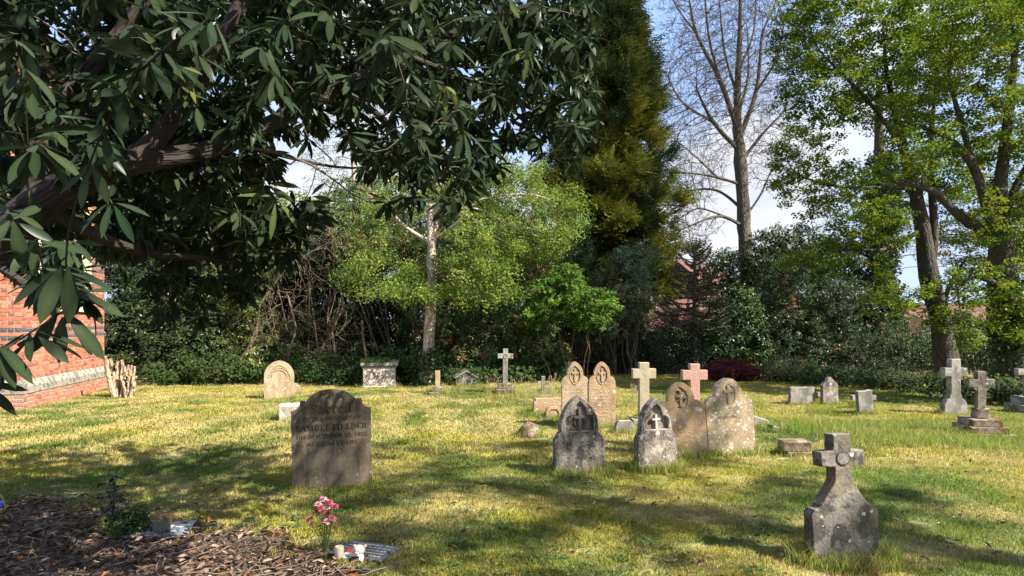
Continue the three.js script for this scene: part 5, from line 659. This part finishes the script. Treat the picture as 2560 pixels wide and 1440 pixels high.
// ---------- small grave goods ----------
{ // flat plaque with bowl
  const p = at(400, HOR, far(1330)); p.y = hgt(p.x, p.z); const t = thing('memorial_plaque', 'flat grey plaque lying in leaf litter under the round pot', 'plaque', p); t.rotation.y = 0.25;
  part(t, 'slab', slab(O.block(0.46, 0.34), 0, 0.05, 0.006).rotateX(-Math.PI / 2).translate(0, -0.02, 0.17), new THREE.MeshStandardMaterial({ color: new THREE.Color().setRGB(0.22, 0.235, 0.26), roughness: 0.45 }));
  const ink = new Buf(), r = rng(3); for (let k = 0; k < 5; k++) for (let x = -0.17; x < 0.14;) { const w = 0.015 + 0.03 * r(); ink.box(M4(x + w / 2, 0.0305, -0.1 + k * 0.05), w, 0.003, 0.012); x += w + 0.008; } part(t, 'lettering', ink.geo(), plain(0.55, 0.57, 0.6));
  const q = at(404, HOR, far(1336)); q.y = hgt(q.x, q.z) + 0.028; const b = thing('flower_pot', 'round grey-green flower pot stuffed with dried straw', 'pot', q);
  part(b, 'bowl', new THREE.LatheGeometry(P2([[0.0, 0.0], [0.055, 0], [0.062, 0.01], [0.07, 0.085], [0.075, 0.09], [0.074, 0.10], [0.066, 0.10], [0.064, 0.085], [0.055, 0.03], [0, 0.03]]), 36), new THREE.MeshStandardMaterial({ color: new THREE.Color().setRGB(0.12, 0.135, 0.11), roughness: 0.55 }));
  const s = new Buf(); for (let k = 0; k < 90; k++) { const a = r() * 6.28, d = r() * 0.05, e = a + (r() - 0.5), o = V(Math.cos(a) * d + 0.02, 0.085 + r() * 0.02, Math.sin(a) * d), L = 0.05 + 0.07 * r(); const end = o.clone().add(V(Math.cos(e) * L + 0.03, (r() - 0.35) * 0.06, Math.sin(e) * L)), mid = o.clone().lerp(end, 0.5); mid.y += 0.015; if (r() < 0.3) end.y -= 0.05; s.tube([o, mid, end], [0.0018, 0.0016, 0.001], 3); } part(b, 'straw', s.geo(), plain(0.34, 0.22, 0.09)).userData.kind = 'stuff';
}
{ // second plaque with flowers, candle, figure, card
  const p = at(915, HOR, far(1385)); p.y = hgt(p.x, p.z); const t = thing('memorial_plaque', 'flat dark plaque with pale lettering in the grass beside the pink flowers', 'plaque', p); t.rotation.y = -0.35; const r = rng(9);
  part(t, 'slab', slab(O.block(0.42, 0.30), 0, 0.05, 0.006).rotateX(-Math.PI / 2).translate(0, -0.028, 0.15), new THREE.MeshStandardMaterial({ color: new THREE.Color().setRGB(0.10, 0.10, 0.098), roughness: 0.4 }));
  const ink = new Buf(); for (let k = 0; k < 5; k++) for (let x = -0.17; x < 0.15;) { const w = 0.012 + 0.03 * r(); ink.box(M4(x + w / 2, 0.0225, -0.1 + k * 0.05), w, 0.002, 0.012); x += w + 0.009; } part(t, 'lettering', ink.geo(), plain(0.6, 0.6, 0.58));
  const put = (px, by, y = 0) => { const q = at(px, HOR, far(by)); q.y = hgt(q.x, q.z) + y; return q; };
  const v = thing('flower_vase', 'glass vase of pink carnations standing in the grass', 'vase', put(812, 1392)), gl = new THREE.MeshPhysicalMaterial({ color: 0xffffff, transmission: 1, thickness: 0, roughness: 0.03, ior: 1.45 });
  part(v, 'glass', new THREE.LatheGeometry(P2([[0.0, 0.004], [0.030, 0.004], [0.032, 0.02], [0.028, 0.07], [0.036, 0.16]]), 28), gl);
  const st = new Buf(), lf = new Buf(); const heads = [[-0.095, 0.26], [-0.06, 0.34], [-0.055, 0.31], [-0.01, 0.345], [0.012, 0.325], [0.02, 0.29], [0.025, 0.36], [0.0, 0.40], [0.022, 0.395], [0.075, 0.345], [0.05, 0.25], [0.06, 0.27], [-0.01, 0.24], [0.025, 0.25], [-0.02, 0.30]];
  const pets = [leafMat({ c: [0.62, 0.16, 0.22], t: 0.3 }), leafMat({ c: [0.70, 0.38, 0.44], t: 0.3 }), leafMat({ c: [0.58, 0.22, 0.20], t: 0.3 })];
  heads.forEach(([x, y], k) => { const z = (r() - 0.5) * 0.1, P = V(x, y, z), n = V(x * 2.5 + (r() - 0.5) * 0.8, 0.8, z * 2 + 0.3).normalize(), b = new Buf(), R = k === 8 ? 0.014 : 0.024 + 0.006 * r(); for (let i = 0; i < 34; i++) { const u = i / 34, a = i * 2.4, sp = facing(P, n, a, 1).multiply(M4(0, 0.006 * (1 - u), 0, -1.35 + 1.3 * u, 0, (r() - 0.5) * 0.5)); const c = 0.7 + 0.6 * r(); b.leaf(sp, R * (0.65 + 0.45 * u), R * 0.75, { seg: 3, curl: -0.1 + 0.4 * u, fold: 0.3, c: [c, c, c], peak: 0.7 }); } part(v, 'flower', b.geo(true), pets[k % 3]); st.tube([V(x * 0.1, 0.03, z * 0.1), V(x * 0.5, 0.15, z * 0.5), P], [0.0022, 0.002, 0.0018], 4); for (let i = 0; i < 6; i++) { const q = P.clone().lerp(V(x * 0.3, 0.1, z * 0.3), 0.2 + 0.75 * r()); lf.leaf(M4(q.x, q.y, q.z, -0.6 * r(), r() * 6.28, 0), 0.06, 0.008, { seg: 2 }); } });
  part(v, 'stems', st.geo(), plain(0.05, 0.08, 0.03)); part(v, 'leaves', lf.geo(true), leafMat({ c: [0.06, 0.10, 0.035] })).userData.kind = 'stuff';
  const c = thing('candle_jar', 'burnt white candle in a clear glass jar beside the vase', 'candle', put(848, 1402)); part(c, 'wax', new THREE.LatheGeometry(P2([[0, 0.002], [0.031, 0.002], [0.031, 0.092], [0.024, 0.095], [0.010, 0.088], [0, 0.088]]), 28), plain(0.62, 0.55, 0.40, 0.5)); part(c, 'glass', new THREE.LatheGeometry(P2([[0, 0], [0.034, 0], [0.0345, 0.095], [0.031, 0.10], [0.031, 0.112], [0.033, 0.116], [0.030, 0.118]]), 28), gl); part(c, 'wick', new THREE.CylinderGeometry(0.001, 0.001, 0.012, 5).translate(0, 0.094, 0), plain(0.03, 0.03, 0.03));
  const f = thing('bear_figurine', 'small pale bear figurine with a big round head lying face up by the plaque', 'figurine', put(898, 1404)), fm = plain(0.55, 0.50, 0.44, 0.6), fw = plain(0.72, 0.73, 0.78, 0.5);
  const lump = (n, x, y, z, rx, ry, rz, m) => part(f, n, new THREE.SphereGeometry(1, 26, 18).scale(rx, ry, rz).translate(x, y, z), m); lump('body', 0.005, 0.026, 0.015, 0.030, 0.028, 0.03, fw); const hd = lump('head', 0, 0.072, 0, 0.040, 0.036, 0.037, fm); for (const s of [-1, 1]) { const e = lump('ear', s * 0.035 + 0.004, 0.096, -0.004, 0.012, 0.013, 0.009, fm); lump('paw', s * 0.024, 0.014, 0.035, 0.013, 0.012, 0.015, fw); const y = new THREE.SphereGeometry(0.0035, 8, 6).translate(s * 0.014 - 0.01, 0.078, 0.036); part(f, 'eye', y, plain(0.02, 0.02, 0.02, 0.3)); } part(f, 'muzzle', new THREE.SphereGeometry(1, 14, 10).scale(0.014, 0.010, 0.009).translate(-0.008, 0.062, 0.034), fm);
  const k = thing('folded_card', 'folded red and white card lying between candle and figurine', 'card', put(878, 1398, 0.01)); k.rotation.y = -0.2; const c1 = new Buf(), c2 = new Buf(); c1.box(M4(0.0, 0.03, -0.03, 0.5, 0, 0.05), 0.10, 0.0025, 0.06); c2.box(M4(0.0, 0.012, 0.02, 0.35, 0, 0), 0.10, 0.0025, 0.06); part(k, 'red_half', c1.geo(), plain(0.62, 0.09, 0.06, 0.6)); part(k, 'white_half', c2.geo(), plain(0.70, 0.71, 0.76, 0.6));
}
{ // basket at the left edge
  const p = at(-12, HOR, far(1290)); p.y = hgt(p.x, p.z); const t = thing('flower_basket', 'wicker basket with hooped handle and blue wrapping cut by the frame edge', 'basket', p), w = plain(0.38, 0.25, 0.12); part(t, 'bowl', new THREE.LatheGeometry(P2([[0, 0.005], [0.06, 0.005], [0.085, 0.07], [0.09, 0.075], [0.082, 0.075], [0.055, 0.015], [0, 0.015]]), 24), w); part(t, 'handle', new THREE.TorusGeometry(0.082, 0.006, 7, 28, Math.PI).scale(1, 1.5, 1).translate(0, 0.07, 0), w); part(t, 'blue_wrap', new THREE.SphereGeometry(0.072, 20, 12).scale(1, 0.6, 1).translate(0, 0.085, 0), plain(0.02, 0.07, 0.42, 0.35));
}
{ // holly sapling
  const p = at(290, HOR, far(1338)); p.y = hgt(p.x, p.z); const t = thing('holly_sapling', 'thin dark holly sapling growing from the leaf litter', 'sapling', p), r = rng(131), w = new Buf(), H = 0.44, pos = (h) => V(-0.03 * h / H - 0.01 * Math.sin(h * 12), h, 0); w.tube([0, 0.1, 0.2, 0.3, 0.38, H].map(pos), [0.008, 0.007, 0.006, 0.005, 0.004, 0.0025], 6);
  const s = new THREE.Shape(P2(Array.from({ length: 14 }, (_, k) => { const a = k / 14 * 6.283, q = (k % 2 ? 0.72 : 1.12); return [Math.cos(a) * 0.011 * q, Math.sin(a) * 0.019 * q + 0.02]; }))), lg_ = new THREE.ShapeGeometry(s); lg_.rotateX(Math.PI / 2); { const q = lg_.attributes.position; for (let k = 0; k < q.count; k++) q.setY(k, Math.abs(q.getX(k)) * 0.5 - q.getZ(k) * q.getZ(k) * 4); lg_.computeVertexNormals(); }
  const m = new THREE.MeshStandardMaterial({ color: new THREE.Color().setRGB(0.018, 0.03, 0.014), roughness: 0.3, side: THREE.DoubleSide }), y = plain(0.42, 0.33, 0.04, 0.5, { side: THREE.DoubleSide }); let n = 0;
  for (let k = 0; k < 17; k++) { const h = 0.1 + 0.33 * k / 16, o = pos(h), a = k * 2.4, L = (0.03 + 0.085 * Math.sin(Math.PI * clamp((h - 0.05) / 0.42)) ) * (h > 0.2 ? 1 : 0.7), e = o.clone().add(V(Math.cos(a) * L, 0.02 + 0.02 * r(), Math.sin(a) * L)); w.tube([o, e], [0.0022, 0.001], 4); for (let i = 0; i < 6; i++) { const q = o.clone().lerp(e, 0.25 + 0.8 * i / 5), lf = part(t, 'leaf', lg_, (h < 0.14 && i > 3) ? y : m); lf.position.copy(q); lf.rotation.set((r() - 0.3) * 1.2, r() * 6.28, (r() - 0.5) * 0.8, 'YXZ'); lf.scale.setScalar(1.15 + 0.6 * r()); n++; } }
  part(t, 'stem', w.geo(), BK.dark);
  const q = at(330, HOR, far(1335)); q.y = 0; shrub('seedling', 'low leafy holly seedlings at the foot of the sapling', 'plant', { seed: 133, base: q, blobs: [[V(q.x, 0.06, q.z), 0.12, 0.10, 0.10], [V(q.x - 0.06, 0.04, q.z + 0.06), 0.10, 0.07, 0.08]], leaf: 'holly', mat: LM.gloss, color: [0.05, 0.085, 0.022], dense: 700, size: 0.32, stems: 3, stemR: 0.003 });
}
// ---------- litter: dead leaves, twigs, daisies ----------
{
  const r = rng(141), dead = [1, 2, 3, 4].map((s) => { const b = new Buf(); b.leaf(M4(0, 0, -0.05, 0, 0, 0), 0.11, [0.03, 0.02, 0.042, 0.034][s - 1], { seg: 4, fold: 0.5 + 0.2 * s, curl: s % 2 ? -0.25 : 0.2, c: [1, 1, 1] }); return b.geo(true); }), list = [], col = [];
  for (let k = 0; k < 40000 && list.length < 11000; k++) { const d = 2.6 + 3.7 * Math.pow(r(), 0.8), x = (r() * 2 - 1) * 0.8 * d; const s = SOIL(x, -d); if (r() > s * 1.2 + 0.02 * sst(7, 4, d)) continue; list.push(M4(x, hgt(x, -d) + 0.008 + 0.022 * r(), -d, (r() - 0.5) * 0.7, r() * 6.28, (r() - 0.5) * 1.6, 0.25 + 0.75 * r() * r())); const q = r(); col.push(tint(r, q < 0.55 ? [0.085, 0.052, 0.036] : q < 0.84 ? [0.16, 0.105, 0.072] : q < 0.96 ? [0.29, 0.215, 0.15] : [0.24, 0.10, 0.035], 0.3)); }
  stuff('leaf_litter', 'fallen brown rhododendron leaves on the bare ground under the branches', 'leaf litter', dead, leafMat({ t: 0.1, coat: 0.15 }), list, col);
  const l2 = [], c2 = []; for (let k = 0; k < 420; k++) { const d = 4.5 + 8 * r() * r(), x = (r() * 2 - 1) * 0.75 * d; l2.push(M4(x, hgt(x, -d) + 0.03, -d, (r() - 0.5) * 0.8, r() * 6.28, (r() - 0.5), 0.3 + 0.35 * r())); c2.push(tint(r, r() < 0.5 ? [0.10, 0.06, 0.035] : [0.30, 0.21, 0.13], 0.3)); }
  stuff('leaf_litter', 'stray dead leaves scattered over the mown lawn', 'leaf litter', dead, leafMat({ t: 0.1, coat: 0.1 }), l2, c2);
  const tw = [1, 2, 3].map((s) => { const q = rng(s + 7), b = new Buf(), pts = []; for (let i = 0; i <= 5; i++) pts.push(V((q() - 0.5) * 0.03, q() * 0.012, i * 0.05 - 0.125)); b.tube(pts, pts.map((_, i) => 0.004 - 0.0005 * i), 4); return b.geo(); }), l3 = []; for (let k = 0; k < 9000 && l3.length < 650; k++) { const d = 2.6 + 3.8 * r(), x = (r() * 2 - 1) * 0.8 * d; if (r() < SOIL(x, -d)) l3.push(M4(x, hgt(x, -d) + 0.02, -d, (r() - 0.5) * 0.3, r() * 6.28, 0, 0.5 + r())); } stuff('twig_litter', 'dry twigs strewn through the leaf litter', 'twigs', tw, plain(0.17, 0.12, 0.085), l3);
  const cl = [], cc = []; for (let k = 0; k < 900 && cl.length < 300; k++) { const d = 4.2 + 10 * r() * r(), x = (r() * 2 - 1) * 0.76 * d; if (SOIL(x, -d) > 0.4 || fbm(x * 0.8 + 50, d * 0.8, 2, 66) < 0.5) continue; cl.push(M4(x, hgt(x, -d) + 0.012, -d, 0, r() * 6.28, 0, V(0.45, 0.16, 0.45).multiplyScalar(0.6 + 0.6 * r()))); cc.push(tint(r, [0.085, 0.15, 0.035], 0.3)); } stuff('clover', 'low clover and broad weeds growing through the lawn', 'weeds', [K.bramble[0], K.holly[1], K.birch[2]], LM.soft, cl, cc);
  const dz = new Buf(); for (let k = 0; k < 9; k++) dz.leaf(M4(0, 0.05, 0, -0.15, k * 0.7, 0), 0.011, 0.006, {}); const dl = []; for (let k = 0; k < 90; k++) { const d = 5 + 11 * r(), x = (r() * 2 - 1) * 0.72 * d; dl.push(M4(x, hgt(x, -d), -d, 0, r() * 6.28, 0, 0.9 + 0.4 * r())); } stuff('daisies', 'tiny white daisies dotted over the lawn', 'flowers', [dz.geo(true)], leafMat({ c: [0.75, 0.75, 0.72], t: 0.2 }), dl);
  // seed-headed grass and dandelions near the stones
  const sg = new Buf(); for (let k = 0; k < 7; k++) { const x = (r() - 0.5) * 0.1, z = (r() - 0.5) * 0.1, h = 0.22 + 0.16 * r(), lx = (r() - 0.5) * 0.1; sg.tube([V(x, 0, z), V(x + lx * 0.4, h * 0.6, z), V(x + lx, h, z)], [0.0016, 0.0014, 0.001], 3); sg.tube([V(x + lx, h, z), V(x + lx * 1.1, h + 0.025, z), V(x + lx * 1.15, h + 0.05, z)], [0.001, 0.005, 0.001], 4); }
  const l4 = []; for (const [px, by, n, sp] of [[1300, 985, 16, 90], [1330, 1010, 12, 60], [1565, 1020, 8, 30], [1200, 985, 5, 60], [1400, 1035, 8, 40]]) for (let k = 0; k < n; k++) { const q = at(px + (r() - 0.5) * sp * 2, HOR, far(by + (r() - 0.5) * 12)); l4.push(M4(q.x, 0, q.z, 0, r() * 6.28, 0, 0.8 + 0.4 * r())); } stuff('seeding_grass', 'straw-coloured seeding grass stems among the middle stones', 'grass', [sg.geo()], plain(0.36, 0.29, 0.15), l4);
  for (const [px, by, lab] of [[1893, 1117, 'yellow dandelion right of the lichen-speckled headstone'], [1372, 984, 'yellow dandelion by the smallest cross']]) { const q = at(px, HOR, far(by)); q.y = hgt(q.x, q.z); const t = thing('dandelion', lab, 'flower', q), b = new Buf(), s = new Buf(); for (let k = 0; k < 40; k++) b.leaf(M4(0, 0.08, 0, -0.9 + 0.9 * (k / 40), k * 2.4, 0), 0.022, 0.006, {}); s.tube([V(0, 0, 0), V(0.004, 0.08, 0)], [0.002, 0.002], 4); part(t, 'petals', b.geo(true), leafMat({ c: [0.75, 0.5, 0.02] })); part(t, 'stalk', s.geo(), plain(0.15, 0.2, 0.06)); }
}
// ---------- the rhododendron that frames the view ----------
{
  const base = V(-2.6, 0, -2.6), t = thing('rhododendron_tree', 'old rhododendron with dark limbs and long drooping leaves arching over the view', 'tree', base), r = rng(151), nodes = [];
  const add = (pts, start) => { let last = start; const cv = new THREE.CatmullRomCurve3(pts.map((q) => q[0])), n = Math.round(cv.getLength() / 0.14); for (let k = start >= 0 ? 1 : 0; k <= n; k++) { const u = k / n, f = u * (pts.length - 1), i = Math.min(pts.length - 2, Math.floor(f)); nodes.push({ p: cv.getPoint(u).add(V((r() - 0.5) * 0.012, (r() - 0.5) * 0.012, (r() - 0.5) * 0.012)), par: last, r0: lerp(pts[i][1], pts[i + 1][1], f - i), fix: true, dir: cv.getTangent(u) }); last = nodes.length - 1; } };
  const from = (p, ...rest) => { let b = 0, bd = 1e9; nodes.forEach((n, k) => { const d = n.p.distanceTo(p); if (d < bd) { bd = d; b = k; } }); add([[nodes[b].p, rest[0][1] * 1.05], ...rest], b); };
  add([[base.clone().setY(-0.05), 0.15], [V(-2.5, 0.8, -2.6), 0.12], [at(-140, 730, 2.7), 0.10], [at(40, 565, 2.75), 0.08], [at(190, 455, 2.7), 0.065], [at(330, 402, 2.8), 0.050], [at(520, 380, 3.0), 0.042], [at(690, 300, 3.2), 0.037], [at(860, 215, 3.5), 0.032], [at(1010, 140, 3.8), 0.028], [at(1180, 60, 4.1), 0.022], [at(1330, 10, 4.3), 0.014]], -1);
  from(at(60, 600, 2.6), [at(110, 330, 3.0), 0.045], [at(250, 140, 3.3), 0.038], [at(420, -60, 3.4), 0.032], [at(620, -300, 3.4), 0.026]);
  from(at(330, 400, 2.8), [at(470, 250, 2.9), 0.04], [at(560, 90, 3.0), 0.036], [at(650, -50, 3.1), 0.03], [at(800, -220, 3.2), 0.02]);
  from(at(360, 395, 2.8), [at(560, 360, 3.1), 0.013], [at(760, 405, 3.4), 0.009], [at(882, 426, 3.6), 0.006]);
  from(at(560, 370, 3.0), [at(700, 380, 3.3), 0.008], [at(800, 420, 3.4), 0.006], [at(880, 490, 3.5), 0.004]);
  from(at(60, 610, 2.6), [at(260, 600, 2.9), 0.028], [at(420, 640, 3.3), 0.018], [at(600, 650, 3.6), 0.010]);
  from(at(0, 690, 2.6), [at(80, 720, 2.2), 0.016], [at(160, 760, 2.1), 0.010], [at(210, 770, 2.05), 0.006]);
  from(at(860, 215, 3.5), [at(960, 290, 3.3), 0.016], [at(1040, 400, 3.2), 0.010], [at(1075, 480, 3.2), 0.006]);
  from(at(1010, 140, 3.8), [at(1150, 190, 4.0), 0.016], [at(1300, 260, 4.2), 0.010], [at(1420, 320, 4.4), 0.006]);
  from(at(-50, 750, 2.6), [V(-2.6, 2.6, -1.5), 0.07], [V(-2.0, 3.5, 0.2), 0.05], [V(-0.8, 4.1, 1.4), 0.03]);
  from(at(420, -60, 3.0), [V(-0.4, 4.4, -2.2), 0.035], [V(1.2, 5.0, -2.0), 0.026], [V(2.8, 5.2, -2.2), 0.016], [V(4.0, 5.2, -2.6), 0.01]); from(V(-0.4, 4.4, -2.2), [V(0.6, 5.0, -3.6), 0.02], [V(1.6, 5.4, -4.6), 0.012]); from(V(-0.8, 4.1, 1.4), [V(0.6, 4.8, 0.9), 0.02], [V(2.2, 5.1, 0.4), 0.012]);
  const want = [], fill = (px, py, rx, ry, d0, d1, n) => { for (let k = 0; k < n; k++) { let x, y; do { x = r() * 2 - 1; y = r() * 2 - 1; } while (x * x + y * y > 1); want.push(at(px + x * rx, py + y * ry, lerp(d0, d1, r()))); } };
  for (const [x, y, d] of [[480, 70, 1.6], [300, 100, 1.65], [315, 270, 1.65], [430, 200, 1.8], [130, 330, 1.95], [560, 20, 1.8], [40, 60, 1.9], [640, 140, 2.2], [1060, 200, 2.5], [1150, 90, 2.8], [930, 20, 2.3], [980, 330, 2.7], [820, 330, 3.0], [1220, 230, 3.2], [60, 660, 1.75], [20, 560, 2.0], [90, 520, 2.1], [40, 620, 1.9], [150, 600, 2.2], [200, 660, 2.1], [50, 780, 2.1], [170, 700, 1.85], [230, 735, 1.85], [110, 790, 1.85], [30, 830, 1.8], [70, 900, 1.85], [10, 760, 1.7], [190, 800, 2.0], [255, 690, 2.1], [-10, 1010, 1.8]]) want.push(at(x, y, d));
  fill(200, 120, 330, 230, 2.4, 3.4, 60); fill(200, 140, 330, 260, 3.4, 6.2, 640); fill(560, 150, 300, 240, 2.6, 3.6, 50); fill(560, 160, 310, 250, 3.6, 6.4, 640); fill(150, 380, 230, 190, 2.3, 3.2, 40); fill(170, 400, 250, 190, 3.2, 5.8, 330); fill(430, 480, 270, 110, 3.0, 5.6, 330); fill(520, 610, 210, 100, 3.4, 5.6, 230); fill(670, 580, 110, 90, 3.4, 5.4, 90); fill(460, 770, 80, 30, 3.9, 4.8, 14); fill(560, 700, 100, 50, 3.8, 5.0, 44); fill(120, 620, 130, 80, 2.2, 3.2, 24); fill(330, 610, 110, 70, 3.4, 5.2, 50); fill(200, 520, 160, 70, 3.0, 5.0, 60); fill(750, 500, 60, 50, 3.6, 5.0, 20);
  fill(860, 60, 260, 170, 2.8, 3.8, 60); fill(860, 70, 270, 170, 3.8, 6.6, 420); fill(1010, 260, 160, 130, 2.9, 4.0, 50); fill(1010, 280, 170, 130, 4.0, 6.2, 170); fill(1080, 400, 160, 85, 3.2, 5.2, 110); fill(1150, 130, 260, 170, 3.4, 4.6, 90); fill(1150, 120, 270, 180, 4.6, 6.8, 360); fill(1340, 190, 150, 180, 3.8, 6.6, 330); fill(1390, 340, 90, 60, 4.0, 5.6, 44); fill(1060, 480, 45, 35, 3.2, 3.8, 9); fill(1420, 60, 85, 110, 4.2, 6.8, 120); fill(1230, 420, 60, 35, 3.6, 4.6, 14);
  for (let k = 0; k < 2600 && want.length < 6600; k++) { const q = sph(r), p = V(0.2 + q.x * 4.6, 5.1 + q.y * 0.95, -2.0 + q.z * 3.9); if (EYE + 0.47 * Math.max(0, -p.z) < p.y - 0.3) want.push(p); }
  const keep = want.filter((p) => { const d = -p.z, px = CX + p.x / d * FOC, py = HOR - (p.y - EYE) / d * FOC; return !(d > 0 && px > 680 && px < 860 && py > 285 && py < 500 && !(py < 300 + (px - 700) * -0.4)) && !(d > 0 && px > 1525) && p.distanceTo(camera.position) > 1.7; });
  const first = nodes.length; grow(nodes, keep, { step: 0.10, kill: 0.14, keep: 0.6, up: 0.06, wob: 0.5, iters: 160, max: 40000 }); thicken(nodes, 0.0028, 2.6, 0.16);
  const L = limbs(nodes, { split: 0.012 }); const limbBark = barkMat([0.022, 0.015, 0.011], [0.038, 0.025, 0.017], [0.03, 0.025, 0.017], 371); part(t, 'trunk', L.wood.geo(false, base), limbBark); part(t, 'twigs', L.twigs.geo(false, base), plain(0.09, 0.075, 0.04));
  const variants = [1, 2, 3, 4, 5, 6, 7, 8, 9, 10].map((s) => whorlLeaves(s + 900, 6 + s % 5, { l0: 0.065, l1: 0.155, w0: 0.026, w1: 0.040, d0: 0.05, d1: 1.2 })), mat = leafMat({ c: [1, 1, 1], t: 0.26, coat: 0.17, cr: 0.3 });
  const geos = variants.map((v) => { const b = new Buf(); for (const [m, l, w, c] of v) b.leaf(m, l, w, { seg: 5, fold: 0.05 + 0.25 * ((l * 9173) % 1), curl: 0.02 + 0.26 * ((w * 7919) % 1), c, rib: [c[0] * 1.5, c[1] * 1.4, c[2] * 1.2], peak: 0.55 }); return b.geo(true); });
  const spots = [], ends = nodes.filter((n, k) => k >= first && (n.tip || n.main < 0)); ends.forEach((n, k) => { const dir = V(0, 1, 0).addScaledVector(n.dir || V(0, 0, 0), 0.7).add(sph(r).multiplyScalar(0.45)); const base_ = [0.019, 0.034, 0.015]; spots.push({ m: facing(n.p, dir, r() * 6.28, 0.82 + 0.36 * r()), v: k % 10, c: tint(r, r() < 0.04 ? [0.06, 0.08, 0.024] : base_, 0.22), p: n.p }); });
  // extra rosettes back along the twigs
  nodes.forEach((n, k) => { if (k >= first && n.r < 0.006 && r() < 0.42) spots.push({ m: facing(n.p, V(0, 1, 0).add(sph(r).multiplyScalar(0.6)), r() * 6.28, 0.75 + 0.3 * r()), v: k % 10, c: tint(r, [0.018, 0.031, 0.013], 0.25), p: n.p }); });
  const seen = (p) => { const d = -p.z; if (d < 0.5) return 99; const px = CX + p.x / d * FOC, py = HOR - (p.y - EYE) / d * FOC; return px > -60 && px < 2560 && py > -40 && py < 1440 ? d : 50 + d; };
  spots.sort((a, b) => seen(a.p) - seen(b.p)); let cnt = 0, split = 0; const leafGeo = [0, 1, 2, 3].map((k) => { const b = new Buf(), l = 0.10 + 0.018 * k; b.leaf(new THREE.Matrix4(), l, 0.029 + 0.004 * k, { seg: 7, fold: 0.14, curl: 0.06 + 0.04 * k, c: [1, 1, 1], rib: [1.5, 1.4, 1.2], peak: 0.55 }); return b.geo(true); }), leafMats = [0.8, 1, 1.2].map((f, i) => leafMat({ c: [0.022 * f * (1 + 0.08 * i), 0.039 * f, 0.017 * f], t: 0.26, coat: 0.17, cr: 0.3 }));
  for (const s of spots) { if (cnt + variants[s.v].length > 298) break; split++; variants[s.v].forEach(([m, l], i) => { const o = part(t, 'leaf', leafGeo[clamp(Math.round((l - 0.10) / 0.018), 0, 3)], leafMats[(cnt + i) % 3]); const w = s.m.clone().multiply(m); w.elements[12] -= base.x; w.elements[13] -= base.y; w.elements[14] -= base.z; w.decompose(o.position, o.quaternion, o.scale); cnt++; }); }
  geos.forEach((g, v) => { const mine = spots.slice(split).filter((s) => s.v === v); copies(t, 'foliage', g, mat, mine.map((s) => { const m = s.m.clone(); m.elements[12] -= base.x; m.elements[13] -= base.y; m.elements[14] -= base.z; return m; }), mine.map((s) => s.c)); });
  console.log('rhododendron nodes', nodes.length, 'rosettes', spots.length);
}
sowLawn();
let tris = 0, inst = 0; scene.traverse((o) => { if (o.isMesh) { const g = o.geometry, n = (g.index ? g.index.count : g.attributes.position.count) / 3; if (o.isInstancedMesh) inst += o.count; else tris += n; } }); console.log('triangles', Math.round(tris), 'copies', inst);
renderer.render(scene, camera);
